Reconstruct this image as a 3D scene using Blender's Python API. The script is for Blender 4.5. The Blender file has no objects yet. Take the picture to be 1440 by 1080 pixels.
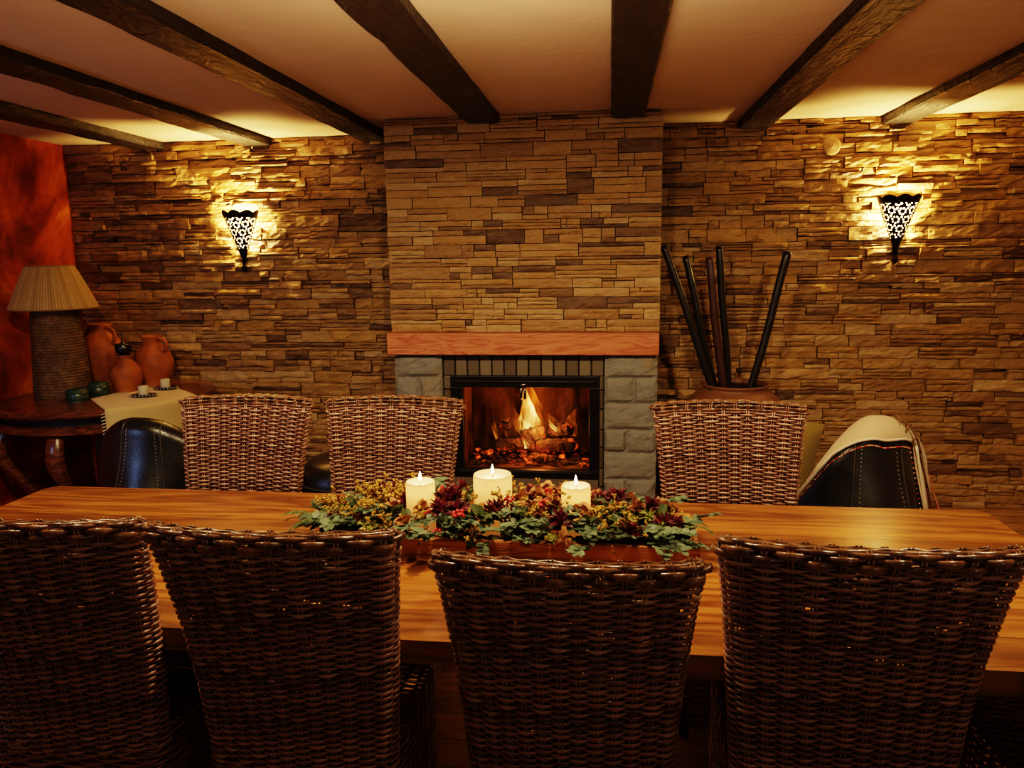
import bpy, math, random
import numpy as np
from mathutils import Vector, Matrix, noise as mnoise
PI = math.pi
random.seed(7); RNG = np.random.default_rng(7)
scene = bpy.context.scene
COL = scene.collection

# ------------------------------------------------------------------ helpers
def link(o, parent=None):
    COL.objects.link(o)
    if parent is not None: o.parent = parent
    return o

def tag(o, label=None, cat=None, group=None, kind=None):
    if label: o['label'] = label
    if cat: o['category'] = cat
    if group: o['group'] = group
    if kind: o['kind'] = kind
    return o

def empty(name, loc=(0, 0, 0), rz=0, label=None, cat=None, group=None):
    o = bpy.data.objects.new(name, None); o.empty_display_size = .05
    o.location = loc; o.rotation_euler = (0, 0, rz)
    link(o); return tag(o, label, cat, group)

class MB:
    """collects vertices and quads/tris, then becomes ONE mesh object"""
    def __init__(s): s.v = []; s.f = []; s.n = 0; s.a = []; s.fm = []
    def add(s, V, F, rnd=0.0, mi=0):
        V = np.asarray(V, float).reshape(-1, 3)
        for f in F: s.f.append(tuple(i + s.n for i in f)); s.fm.append(mi)
        s.v.append(V); s.n += len(V)
        s.a.append(np.full(len(V), rnd) if np.isscalar(rnd) else np.asarray(rnd, float))
        return s
    def grid(s, G, cu=False, cv=False, rnd=0.0, mi=0):
        nu, nv = G.shape[:2]; F = []
        iu = nu if cu else nu - 1; iv = nv if cv else nv - 1
        for i in range(iu):
            for j in range(iv):
                F.append((i*nv+j, ((i+1) % nu)*nv+j, ((i+1) % nu)*nv+(j+1) % nv, i*nv+(j+1) % nv))
        return s.add(G.reshape(-1, 3), F, rnd, mi)
    def box(s, c, d, rnd=0.0, mi=0, rot=None):
        x, y, z = np.array(d)/2
        V = np.array([(-x,-y,-z),(x,-y,-z),(x,y,-z),(-x,y,-z),(-x,-y,z),(x,-y,z),(x,y,z),(-x,y,z)])
        if rot is not None: V = V @ np.array(rot).T
        return s.add(V + np.array(c), [(0,3,2,1),(4,5,6,7),(0,1,5,4),(1,2,6,5),(2,3,7,6),(3,0,4,7)], rnd, mi)
    def lathe(s, prof, c=(0,0,0), n=40, rnd=0.0, mi=0, caps=True, sx=1, sy=1):
        a = np.linspace(0, 2*PI, n, endpoint=False)
        G = np.array([[(c[0]+r*math.cos(t)*sx, c[1]+r*math.sin(t)*sy, c[2]+z) for t in a] for r, z in prof])
        k = s.n; s.grid(G, cv=True, rnd=rnd, mi=mi)
        if caps:
            s.f.append(tuple(k + j for j in range(n))[::-1]); s.fm.append(mi)
            s.f.append(tuple(k + (len(prof)-1)*n + j for j in range(n))); s.fm.append(mi)
        return s
    def tube(s, P, r, n=8, closed=False, rnd=0.0, mi=0, flat=1.0):
        P = np.asarray(P, float); m = len(P)
        r = np.full(m, r) if np.isscalar(r) else np.asarray(r, float)
        T = (np.roll(P,-1,0)-np.roll(P,1,0)) if closed else np.gradient(P, axis=0)
        T /= np.linalg.norm(T, axis=1)[:, None] + 1e-9
        ref = np.array([0,0,1.]) if abs(T[0][2]) < .9 else np.array([1.,0,0])
        N = []; prev = ref
        for t in T:
            q = prev - t*np.dot(prev, t); q /= np.linalg.norm(q) + 1e-9; N.append(q); prev = q
        N = np.array(N); B = np.cross(T, N)
        a = np.linspace(0, 2*PI, n, endpoint=False)
        G = P[:,None,:] + r[:,None,None]*(np.cos(a)[None,:,None]*N[:,None,:]*flat + np.sin(a)[None,:,None]*B[:,None,:])
        k = s.n; s.grid(G, cu=closed, cv=True, rnd=rnd, mi=mi)
        if not closed:
            s.f.append(tuple(k+j for j in range(n))); s.fm.append(mi)
            s.f.append(tuple(k+(m-1)*n+j for j in range(n))[::-1]); s.fm.append(mi)
        return s
    def ball(s, c, r, nu=10, nv=8, rnd=0.0, mi=0, sc=(1,1,1), jit=0):
        G = []
        for i in range(nv+1):
            p = PI*i/nv
            G.append([(math.sin(p)*math.cos(2*PI*j/nu), math.sin(p)*math.sin(2*PI*j/nu), -math.cos(p)) for j in range(nu)])
        G = np.array(G)*np.array(sc)*r
        if jit: G = G*(1+jit*RNG.uniform(-1,1,G.shape[:2]+(1,)))
        return s.grid(G+np.array(c), cv=True, rnd=rnd, mi=mi)
    def build(s, name, mats, parent=None, smooth=True, label=None, bevel=0, loc=None):
        V = np.concatenate(s.v); me = bpy.data.meshes.new(name)
        lens = np.array([len(f) for f in s.f]); idx = np.fromiter((i for f in s.f for i in f), dtype=np.int32, count=int(lens.sum()))
        me.vertices.add(len(V)); me.vertices.foreach_set('co', V.astype(np.float32).ravel())
        me.loops.add(len(idx)); me.loops.foreach_set('vertex_index', idx)
        me.polygons.add(len(lens)); me.polygons.foreach_set('loop_start', np.concatenate([[0], np.cumsum(lens)[:-1]]).astype(np.int32))
        if not isinstance(mats, (list, tuple)): mats = [mats]
        for m in mats: me.materials.append(m)
        if len(mats) > 1: me.polygons.foreach_set('material_index', np.array(s.fm, dtype=np.int32))
        me.polygons.foreach_set('use_smooth', np.full(len(lens), smooth))
        me.update(calc_edges=True); me.validate()
        at = me.attributes.new('rnd', 'FLOAT', 'POINT'); at.data.foreach_set('value', np.concatenate(s.a).astype(np.float32))
        o = bpy.data.objects.new(name, me); link(o, parent)
        if loc is not None: o.location = loc
        if label: o['label'] = label
        if bevel:
            b = o.modifiers.new('bevel', 'BEVEL'); b.width = bevel; b.segments = 2; b.limit_method = 'ANGLE'
        return o

def copy_tree(o, parent=None):
    c = o.copy(); COL.objects.link(c)
    if parent is not None: c.parent = parent
    for ch in list(o.children): copy_tree(ch, c)
    return c

# ---------------------------------------------------------------- materials
class NT:
    def __init__(s, name):
        s.m = bpy.data.materials.new(name); s.m.use_nodes = True
        s.t = s.m.node_tree; s.t.nodes.clear()
        s.out = s.t.nodes.new('ShaderNodeOutputMaterial')
    def n(s, kind, **kw):
        o = s.t.nodes.new('ShaderNode'+kind)
        for k, v in kw.items():
            if hasattr(o, k) and k not in ('Scale',): setattr(o, k, v)
            else: o.inputs[k].default_value = v
        return o
    def l(s, a, b): s.t.links.new(a, b)
    def coords(s, scale=(1,1,1), rot=(0,0,0), kind='Object'):
        c = s.n('TexCoord'); mp = s.n('Mapping'); mp.inputs['Scale'].default_value = scale; mp.inputs['Rotation'].default_value = rot
        s.l(c.outputs[kind], mp.inputs['Vector']); return mp.outputs[0]
    def noise(s, vec, scale, detail=4, rough=.6, dist=0):
        q = s.n('TexNoise'); q.inputs['Scale'].default_value = scale; q.inputs['Detail'].default_value = detail
        q.inputs['Roughness'].default_value = rough; q.inputs['Distortion'].default_value = dist
        s.l(vec, q.inputs['Vector']); return q.outputs['Fac']
    def ramp(s, fac, stops, interp='LINEAR'):
        r = s.n('ValToRGB'); r.color_ramp.interpolation = interp; e = r.color_ramp.elements
        while len(e) < len(stops): e.new(.5)
        for i, (p, c) in enumerate(stops):
            e[i].position = p; e[i].color = (*c, 1) if len(c) == 3 else c
        s.l(fac, r.inputs[0]); return r.outputs[0]
    def mix(s, fac, a, b, mode='MIX'):
        q = s.n('Mix', data_type='RGBA', blend_type=mode)
        for x, i in ((fac, 0), (a, 6), (b, 7)):
            if hasattr(x, 'links'): s.l(x, q.inputs[i])
            else: q.inputs[i].default_value = x if i == 0 else ((*x, 1) if len(x) == 3 else x)
        return q.outputs[2]
    def math(s, op, a, b=0.0):
        q = s.n('Math', operation=op)
        for x, i in ((a, 0), (b, 1)):
            if hasattr(x, 'links'): s.l(x, q.inputs[i])
            else: q.inputs[i].default_value = x
        return q.outputs[0]
    def attr(s): return s.n('Attribute', attribute_name='rnd').outputs['Fac']
    def rnd(s): return s.n('ObjectInfo').outputs['Random']
    def bump(s, h, strength=.5, dist=.01):
        b = s.n('Bump'); b.inputs['Strength'].default_value = strength; b.inputs['Distance'].default_value = dist
        s.l(h, b.inputs['Height']); return b.outputs[0]
    def bsdf(s, color, rough=.5, metal=0, normal=None, coat=0, spec=.5, **kw):
        p = s.n('BsdfPrincipled')
        for x, k in ((color, 'Base Color'), (rough, 'Roughness'), (metal, 'Metallic'), (coat, 'Coat Weight'), (spec, 'Specular IOR Level')):
            if hasattr(x, 'links'): s.l(x, p.inputs[k])
            else: p.inputs[k].default_value = (*x, 1) if isinstance(x, tuple) and len(x) == 3 else x
        for k, v in kw.items():
            k = k.replace('_', ' ')
            if hasattr(v, 'links'): s.l(v, p.inputs[k])
            else: p.inputs[k].default_value = v
        if normal is not None: s.l(normal, p.inputs['Normal'])
        s.l(p.outputs[0], s.out.inputs[0]); return p

def plain(name, col, rough=.5, metal=0, bump=0, bscale=60, coat=0, var=.25, spec=.5):
    t = NT(name); v = t.coords()
    nz = t.noise(v, bscale*.3, 5)
    c = t.mix(nz, tuple(x*(1-var) for x in col), tuple(min(1, x*(1+var)) for x in col))
    nrm = t.bump(t.noise(v, bscale, 4), bump, .004) if bump else None
    t.bsdf(c, rough, metal, nrm, coat, spec); return t.m

def wood(name, dark, mid, light, stretch=(1.2, 14, 14), rough=.35, coat=.0, bump=.15, planks=False, rings=3.0, shift=.25):
    t = NT(name); v = t.coords(stretch)
    if planks or True:
        a = t.attr(); comb = t.n('CombineXYZ'); t.l(t.math('MULTIPLY', a, 37.0), comb.inputs[0]); t.l(t.math('MULTIPLY', a, 91.0), comb.inputs[1])
        add = t.n('VectorMath', operation='ADD'); t.l(v, add.inputs[0]); t.l(comb.outputs[0], add.inputs[1]); v = add.outputs[0]
    g = t.noise(v, 1.0, 3, .5, .6)
    w = t.math('FRACT', t.math('MULTIPLY', g, rings*3))
    w = t.math('ABSOLUTE', t.math('SUBTRACT', t.math('MULTIPLY', w, 2.0), 1.0))
    fib = t.noise(v, 6.0, 5, .7)
    f = t.math('ADD', t.math('MULTIPLY', w, .55), t.math('MULTIPLY', fib, .45))
    c = t.ramp(f, [(.15, dark), (.5, mid), (.9, light)])
    if planks:
        tone = t.ramp(t.attr(), [(0, (1-shift*1.6,)*3), (.5, (1, .97, .93)), (1, (1+shift, 1+shift, 1+shift*.8))])
        c = t.mix(1.0, c, tone, 'MULTIPLY')
    t.bsdf(c, t.math('ADD', t.math('MULTIPLY', fib, .2), rough-.1), 0, t.bump(f, bump, .004), coat, .5, Coat_Roughness=.18)
    return t.m

def glowy(name, col, strength):
    t = NT(name); e = t.n('Emission'); e.inputs[0].default_value = (*col, 1); e.inputs[1].default_value = strength
    t.l(e.outputs[0], t.out.inputs[0]); return t.m

def stone_mat():
    t = NT('ledger_stone'); v = t.coords(); a = t.attr()
    base = t.ramp(a, [(0, (.06,.030,.014)), (.10, (.13,.065,.028)), (.25, (.30,.16,.052)), (.45, (.44,.25,.085)), (.62, (.52,.29,.075)), (.8, (.56,.35,.135)), (1, (.64,.43,.20))])
    stain = t.noise(t.coords((3, 3, 9)), 3.0, 5, .65)
    c = t.mix(t.ramp(stain, [(.35, (0,0,0)), (.7, (1,1,1))]), base, t.mix(.5, base, (.36,.17,.04)))
    fine = t.noise(v, 55, 5, .65); med = t.noise(t.coords((1, 1, 2.2)), 17, 4, .6, 1.2)
    c = t.mix(t.math('MULTIPLY', fine, .55), c, (.10,.06,.03))
    h = t.math('ADD', t.math('MULTIPLY', med, .7), t.math('MULTIPLY', fine, .35))
    r = t.ramp(t.noise(v, 5, 3), [(.35, (.34,)*3), (.65, (.62,)*3)])
    t.bsdf(c, r, 0, t.bump(h, .85, .014), 0, .55); return t.m

M = {}
M['stone'] = stone_mat()
M['mortar'] = plain('dark_joint', (.035,.022,.013), .9)
def plaster():
    t = NT('cream_plaster'); v = t.coords()
    c = t.mix(t.noise(v, 1.3, 4), (.60,.48,.34), (.70,.57,.42))
    t.bsdf(c, .75, 0, t.bump(t.noise(v, 3.0, 5, .6, .8), .35, .03), 0, .3); return t.m
M['ceil'] = plaster()
def orange():
    t = NT('sponged_orange_plaster'); v = t.coords((1, 1, 1))
    n1 = t.noise(v, 1.7, 5, .62, 1.0); n2 = t.noise(v, 6, 6, .7, .5)
    f = t.math('ADD', t.math('MULTIPLY', n1, .72), t.math('MULTIPLY', n2, .28))
    c = t.ramp(f, [(.36, (.085,.008,.004)), (.46, (.24,.026,.007)), (.56, (.50,.085,.015)), (.66, (.80,.23,.04))])
    t.bsdf(c, .6, 0, t.bump(n2, .3, .012), 0, .3); return t.m
M['orange'] = orange()
M['beam'] = None
def beam():
    t = NT('rough_hewn_dark_oak'); v = t.coords((14, 1.6, 14)); v2 = t.coords((9, 5, 9))
    n = t.noise(v, 2.2, 6, .7, .4); k = t.noise(v2, 1.6, 3, .5, 1.5)
    c = t.ramp(n, [(.3, (.004,.002,.001)), (.6, (.013,.006,.003)), (.85, (.045,.021,.010))])
    t.bsdf(c, t.ramp(n, [(.3, (.32,)*3), (.7, (.55,)*3)]), 0, t.bump(t.math('ADD', n, t.math('MULTIPLY', k, 1.2)), .9, .02), 0, .6); return t.m
M['beam'] = beam()
M['table'] = wood('oiled_pine_table', (.10,.027,.006), (.235,.083,.018), (.345,.145,.036), (1.0, 11, 11), .34, .35, .08, True, 1.7, .30)
M['mantel'] = wood('reddish_pine_mantel', (.34,.085,.032), (.52,.17,.075), (.60,.25,.125), (1.4, 12, 12), .5, 0, .12, False, 3.5)
M['tray'] = wood('rustic_board', (.20,.07,.02), (.40,.165,.048), (.54,.26,.085), (1.6, 20, 20), .5, .0, .2, False, 2.5)
M['console'] = wood('dark_polished_hardwood', (.05,.012,.004), (.13,.038,.012), (.22,.075,.025), (3, 3, 14), .3, .4, .06, False, 2.5)
M['floor'] = wood('floor_boards', (.16,.075,.03), (.34,.17,.07), (.44,.25,.11), (1.2, 12, 12), .42, .2, .08, True, 2.5, .2)
def rattan():
    t = NT('woven_rattan'); v = t.coords(); a = t.attr()
    c = t.ramp(a, [(0, (.12,.047,.030)), (.35, (.28,.125,.078)), (.7, (.44,.225,.15)), (1, (.58,.36,.25))])
    n = t.noise(v, 22, 4, .6)
    c = t.mix(t.math('MULTIPLY', n, .5), c, (.075,.027,.015))
    t.bsdf(c, .33, 0, t.bump(t.noise(t.coords((60, 60, 400)), 1, 3), .25, .002), .25, .6, Coat_Roughness=.25); return t.m
M['rattan'] = rattan()
def rattan_rim():
    t = NT('polished_rattan_braid'); v = t.coords(); a = t.attr()
    c = t.ramp(a, [(0, (.07,.028,.014)), (1, (.24,.11,.05))])
    t.bsdf(c, .26, 0, t.bump(t.noise(v, 90, 3), .15, .002), .4, .6, Coat_Roughness=.2); return t.m
M['rim'] = rattan_rim()
M['darkwood'] = plain('dark_leg_wood', (.03,.015,.009), .5)
def leather():
    t = NT('black_leather'); v = t.coords()
    vo = t.n('TexVoronoi'); vo.inputs['Scale'].default_value = 150; t.l(v, vo.inputs['Vector'])
    h = t.math('ADD', t.math('MULTIPLY', vo.outputs['Distance'], .3), t.math('MULTIPLY', t.noise(v, 9, 4), 1.0))
    t.bsdf((.010,.0085,.007), t.ramp(t.noise(v, 6, 3), [(.3, (.27,)*3), (.7, (.40,)*3)]), 0, t.bump(h, .22, .008), .15, .6, Coat_Roughness=.3); return t.m
M['leather'] = leather()
M['stitch'] = plain('pale_stitching', (.30,.26,.20), .6)
M['piping'] = plain('dark_piping', (.05,.042,.033), .35)
def fabric(name, c1, c2, sc=180, rough=.9):
    t = NT(name); v = t.coords()
    w1 = t.noise(t.coords((sc, sc, sc*.2)), 1, 2); w2 = t.noise(v, 5, 4)
    t.bsdf(t.mix(w2, c1, c2), rough, 0, t.bump(w1, .35, .003), 0, .2, Sheen_Weight=.2); return t.m
M['throw'] = fabric('cream_wool', (.50,.37,.22), (.60,.46,.29))
M['throw_edge'] = fabric('cream_edge', (.62,.52,.38), (.72,.62,.48))
M['cover'] = plain('beige_cover', (.34,.22,.10), .7)
M['twig'] = plain('brown_twig_weave', (.16,.075,.03), .9)
def redcheck():
    t = NT('red_cream_woven_pattern'); v = t.coords((60, 60, 60), (0, 0, .0))
    ch = t.n('TexChecker'); ch.inputs['Scale'].default_value = 1.0; t.l(t.coords((46,46,46),(.5,.6,.4)), ch.inputs['Vector'])
    t.bsdf(t.mix(ch.outputs['Fac'], (.60,.05,.025), (.75,.42,.28)), .9, 0, None, 0, .2); return t.m
M['red'] = redcheck()
M['runner'] = fabric('cream_linen', (.52,.38,.17), (.62,.47,.23))
M['cushion'] = fabric('olive_gold_fabric', (.16,.105,.025), (.26,.18,.05))
def terra():
    t = NT('terracotta'); v = t.coords()
    n = t.noise(v, 7, 5); g = t.noise(t.coords((1,1,9)), 6, 3)
    c = t.ramp(n, [(.3, (.19,.050,.013)), (.55, (.36,.105,.022)), (.8, (.45,.155,.036))])
    t.bsdf(c, .62, 0, t.bump(t.math('ADD', g, t.noise(v, 60, 3)), .12, .004), 0, .35); return t.m
M['terra'] = terra()
M['clay'] = plain('brown_clay', (.17,.07,.030), .5, 0, .15, 30, .1)
M['black'] = plain('black_ceramic', (.008,.008,.009), .2, 0, 0, 60, .3)
M['green'] = plain('dark_green_glaze', (.020,.050,.036), .35, 0, .2, 40, .2, .5)
def rope():
    t = NT('coiled_rope'); v = t.coords()
    n = t.noise(t.coords((40, 40, 160)), 1, 4, .7); m = t.noise(v, 14, 3)
    c = t.ramp(t.math('ADD', t.math('MULTIPLY', n, .6), t.math('MULTIPLY', m, .4)), [(.3, (.035,.017,.008)), (.5, (.14,.074,.032)), (.72, (.34,.21,.10))])
    t.bsdf(c, .7, 0, t.bump(n, .7, .006), 0, .3); return t.m
M['rope'] = rope()
def shade():
    t = NT('pleated_raffia_shade'); a = t.attr()
    c = t.ramp(t.math('ADD', t.math('MULTIPLY', a, .6), t.math('MULTIPLY', t.noise(t.coords((90, 90, 2)), 1, 3), .4)), [(.2, (.36,.22,.075)), (.5, (.56,.38,.16)), (.85, (.70,.51,.25))])
    d = t.n('BsdfDiffuse'); tr = t.n('BsdfTranslucent'); mx = t.n('MixShader'); mx.inputs[0].default_value = .3
    t.l(c, d.inputs[0]); t.l(c, tr.inputs[0]); t.l(d.outputs[0], mx.inputs[1]); t.l(tr.outputs[0], mx.inputs[2]); t.l(mx.outputs[0], t.out.inputs[0]); return t.m
M['shade'] = shade()
M['iron'] = plain('black_iron', (.012,.009,.007), .5, .6, .2, 50)
M['frame'] = plain('matt_black_steel', (.010,.009,.009), .4, .5)
M['chrome'] = plain('dark_chrome', (.25,.23,.22), .2, 1.0)
M['pillar'] = None
def pillar():
    t = NT('grey_rusticated_stone'); v = t.coords(); a = t.attr()
    n = t.noise(v, 26, 5, .65); k = t.noise(v, 7, 4)
    c = t.mix(k, (.165,.160,.14), (.25,.245,.215))
    c = t.mix(t.ramp(t.noise(v, 4, 4), [(.55, (0,0,0)), (.75, (1,1,1))]), c, (.26,.19,.11))
    t.bsdf(c, .75, 0, t.bump(t.math('ADD', n, k), .7, .012), 0, .35); return t.m
M['pillar'] = pillar()
def brick():
    t = NT('dark_taupe_brick'); v = t.coords(); n = t.noise(v, 30, 5)
    t.bsdf(t.mix(t.attr(), (.10,.078,.055), (.19,.155,.11)), .75, 0, t.bump(n, .5, .006), 0, .3); return t.m
M['brick'] = brick()
def firebrick():
    t = NT('sooty_firebrick'); v = t.coords()
    n = t.noise(t.coords((5, 5, 2)), 1.5, 5)
    t.bsdf(t.ramp(n, [(.36, (.012,.006,.004)), (.66, (.17,.085,.04))]), .9, 0, t.bump(t.noise(v, 40, 4), .4, .006), 0, .1); return t.m
M['firebrick'] = firebrick()
def glass():
    t = NT('stove_glass'); tr = t.n('BsdfTransparent'); g = t.n('BsdfGlossy'); g.inputs['Roughness'].default_value = .03
    tr.inputs[0].default_value = (.92,.90,.88,1)
    mx = t.n('MixShader'); mx.inputs[0].default_value = .05
    t.l(tr.outputs[0], mx.inputs[1]); t.l(g.outputs[0], mx.inputs[2]); t.l(mx.outputs[0], t.out.inputs[0]); return t.m
M['glass'] = glass()
def liner():
    t = NT('frosted_liner'); d = t.n('BsdfTranslucent'); d.inputs[0].default_value = (.30,.27,.235,1); tr = t.n('BsdfTransparent')
    mx = t.n('MixShader'); mx.inputs[0].default_value = .35; t.l(d.outputs[0], mx.inputs[1]); t.l(tr.outputs[0], mx.inputs[2]); t.l(mx.outputs[0], t.out.inputs[0]); return t.m
M['liner'] = liner()
def wax():
    t = NT('ivory_wax'); p = t.bsdf(t.mix(t.noise(t.coords(), 30, 4), (.76,.60,.42), (.84,.70,.53)), .5, 0, None, .0, .4)
    tr = t.n('BsdfTranslucent'); tr.inputs[0].default_value = (.95,.68,.38,1); mx = t.n('MixShader'); mx.inputs[0].default_value = .5
    t.l(p.outputs[0], mx.inputs[1]); t.l(tr.outputs[0], mx.inputs[2]); t.l(mx.outputs[0], t.out.inputs[0]); return t.m
M['wax'] = wax()
M['stubwax'] = plain('pale_wax', (.55,.50,.36), .5)
M['flame'] = glowy('candle_flame', (1, .62, .22), 40)
M['white'] = plain('white_bead', (.30,.28,.24), .4)
def flamevol(name, low, high, dens):
    t = NT(name); g = t.n('TexCoord').outputs['Generated']; sp = t.n('SeparateXYZ'); t.l(g, sp.inputs[0])
    def sq(x): q = t.math('SUBTRACT', t.math('MULTIPLY', x, 2.0), 1.0); return t.math('MULTIPLY', q, q)
    r = t.math('ADD', sq(sp.outputs[0]), t.math('MULTIPLY', sq(sp.outputs[1]), .6)); f = t.math('MAXIMUM', t.math('SUBTRACT', 1.0, r), 0.0)
    nz = t.noise(t.coords((26, 26, 7)), 1.0, 3, .6, .8)
    k = t.ramp(nz, [(.34, (0,)*3), (.60, (1,)*3)]); zf = t.math('SUBTRACT', 1.12, sp.outputs[2])
    e = t.n('Emission'); t.l(t.mix(sp.outputs[2], low, high), e.inputs[0])
    t.l(t.math('MULTIPLY', t.math('MULTIPLY', t.math('POWER', f, 1.3), t.math('ADD', t.math('MULTIPLY', k, .9), .1)), t.math('MULTIPLY', zf, dens)), e.inputs[1])
    t.l(e.outputs[0], t.out.inputs['Volume']); return t.m
M['fl_out'] = flamevol('flame_outer', (1, .30, .03), (1, .16, .012), 110)
M['fl_in'] = flamevol('flame_inner', (1, .60, .17), (1, .36, .05), 900)
def char(name, hot):
    t = NT(name); v = t.coords(); n = t.noise(v, 16, 5, .7); k = t.noise(v, 60, 4)
    glow = t.ramp(n, [(.55, (0,0,0)), (.72, (1,1,1))])
    p = t.bsdf(t.mix(n, (.012,.009,.008), (.07,.04,.028)), .85, 0, t.bump(k, .8, .01), 0, .2)
    p.inputs['Emission Color'].default_value = (1, .10, .015, 1)
    t.l(t.math('MULTIPLY', glow, hot), p.inputs['Emission Strength']); return t.m
M['char'] = char('charred_wood', 1.2)
M['ember'] = char('glowing_embers', 2.6)
def leafmat(name, c1, c2, rough=.5):
    t = NT(name); c = t.mix(t.attr(), c1, c2)
    d = t.n('BsdfPrincipled'); t.l(c, d.inputs['Base Color']); d.inputs['Roughness'].default_value = rough
    tr = t.n('BsdfTranslucent'); t.l(c, tr.inputs[0]); mx = t.n('MixShader'); mx.inputs[0].default_value = .2
    t.l(d.outputs[0], mx.inputs[1]); t.l(tr.outputs[0], mx.inputs[2]); t.l(mx.outputs[0], t.out.inputs[0]); return t.m
M['euc'] = leafmat('eucalyptus_leaf', (.06,.095,.055), (.17,.23,.14))
M['ivy'] = leafmat('ivy_leaf', (.035,.06,.02), (.13,.17,.06))
M['lime'] = leafmat('yellow_green_leaf', (.20,.22,.04), (.42,.40,.10))
M['burg'] = leafmat('burgundy_petal', (.055,.006,.012), (.19,.022,.035))
M['yel'] = leafmat('yellow_bloom', (.40,.22,.03), (.65,.42,.09))
M['peach'] = leafmat('dried_petal', (.20,.075,.03), (.55,.26,.10))
M['berry'] = plain('red_berry', (.45,.03,.03), .3, 0, 0, 60, .3)
M['moss'] = plain('dark_moss', (.035,.035,.014), .9, 0, .8, 40, 0, .6)

# ---------------------------------------------------------------- camera
CAM_H = 1.62
f_px, yaw, pit, rol = 1063.7, .13034, .16603, -.01457
cy, sy = math.cos(yaw), math.sin(yaw)
fw = Vector((-sy*math.cos(pit), cy*math.cos(pit), -math.sin(pit))); rt0 = Vector((cy, sy, 0)); up0 = rt0.cross(fw)
rt = rt0*math.cos(rol) + up0*math.sin(rol); up = -rt0*math.sin(rol) + up0*math.cos(rol)
cam = bpy.data.cameras.new('camera'); co = bpy.data.objects.new('camera', cam); link(co)
cam.sensor_width = 36; cam.lens = 36*f_px/1440; cam.clip_start = .05
co.matrix_world = Matrix(((rt.x, up.x, -fw.x, 0), (rt.y, up.y, -fw.y, 0), (rt.z, up.z, -fw.z, CAM_H), (0, 0, 0, 1)))
scene.camera = co

# ---------------------------------------------------------------- setting
WL, WR, WB, CH = -3.73, 3.3, 5.0, 2.42     # left wall, right wall, back wall, ceiling height
YF = -2.6
def struct(o): o['kind'] = 'structure'; return o
mb = MB()
y = YF
k = 0
while y < WB:
    mb.box(((WL+WR)/2, y+.07, -.02), (WR-WL, .138, .04), (k*.37) % 1); y += .14; k += 1
struct(mb.build('floor', M['floor'], smooth=False))
struct(MB().box(((WL+WR)/2, (YF+WB)/2, CH+.05), (WR-WL+.4, WB-YF+.2, .1)).build('ceiling', M['ceil'], smooth=False))
struct(MB().box((WL-.05, (YF+WB)/2, CH/2), (.1, WB-YF, CH)).build('wall_left', M['orange'], smooth=False))
struct(MB().box((WR+.05, (YF+WB)/2, CH/2), (.1, WB-YF, CH)).build('wall_right', M['ceil'], smooth=False))

def stone_panel(mb, x0, x1, z0, z1, yf, seed, mean=.55, rough=1.0):
    """split-face ledger stones laid in broken courses; every stone is a displaced block"""
    R = random.Random(seed); z = z0
    def stone(a, b, c, d):
        g = .0022; a += g; b -= g; c += g*.8; d -= g*.8
        if b-a < .012 or d-c < .008: return
        nx = max(3, int((b-a)/.03)); nz = max(2, int((d-c)/.014))
        dep = R.uniform(.004, .036)*rough; tx = R.uniform(-.06, .06)*rough; tz = R.uniform(-.16, .16)*rough
        so = Vector((R.uniform(0, 90), R.uniform(0, 90), R.uniform(0, 90)))
        xs = np.linspace(a, b, nx+1); zs = np.linspace(c, d, nz+1)
        G = np.zeros((nx+3, nz+3, 3)); xm = (a+b)/2; zm = (c+d)/2
        for i in range(nx+3):
            ii = min(max(i-1, 0), nx)
            for j in range(nz+3):
                jj = min(max(j-1, 0), nz); x = xs[ii]; zz = zs[jj]
                n1 = mnoise.noise(Vector((x*9, zz*22, 0))+so); n2 = mnoise.noise(Vector((x*30, zz*60, 3))+so)
                e = (ii in (0, nx)) or (jj in (0, nz))
                yy = yf - dep - tx*(x-xm) - tz*(zz-zm) - (.014*n1 + .008*n2)*rough + (.004 if e else 0)
                if i != ii+1 or j != jj+1: yy = yf + .012
                wz = .0035*mnoise.noise(Vector((x*11, round(c+d, 3)*50, jj*3.)))*rough if jj in (0, nz) else 0
                G[i, j] = (x, yy, zz+wz)
        mb.grid(G, rnd=min(1, max(0, R.gauss(mean, .22) if R.random() > .1 else R.uniform(0, .16))))
    while z < z1-.004:
        H = R.uniform(.050, .088); H = min(H, z1-z)
        if z1-z-H < .03: H = z1-z
        x = x0
        while x < x1-.004:
            L = R.uniform(.11, .38)
            if x1-x-L < .07: L = x1-x
            q = R.random()
            if q < .30: stone(x, x+L, z, z+H)
            elif q < .8 or L < .2:
                m = H*R.uniform(.32, .68); s1 = L*R.uniform(.3, .7)
                if R.random() < .45: stone(x, x+s1, z, z+m); stone(x+s1, x+L, z, z+m)
                else: stone(x, x+L, z, z+m)
                if R.random() < .35: stone(x, x+s1, z+m, z+H); stone(x+s1, x+L, z+m, z+H)
                else: stone(x, x+L, z+m, z+H)
            else:
                a = H*R.uniform(.25, .38); b = H*R.uniform(.6, .72)
                stone(x, x+L, z, z+a); stone(x, x+L, z+a, z+b); stone(x, x+L, z+b, z+H)
            x += L
        z += H

BX0, BX1, BY = -1.315, .285, 4.45           # chimney breast
mb = MB()
stone_panel(mb, WL, BX0+.05, 0, CH, WB-.02, 11)
stone_panel(mb, BX1-.05, WR, 0, CH, WB-.02, 23, .62)
mb.box(((WL+WR)/2, WB+.035, CH/2), (WR-WL+.2, .09, CH), mi=1)
struct(mb.build('wall_back', [M['stone'], M['mortar']], smooth=False))

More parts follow.
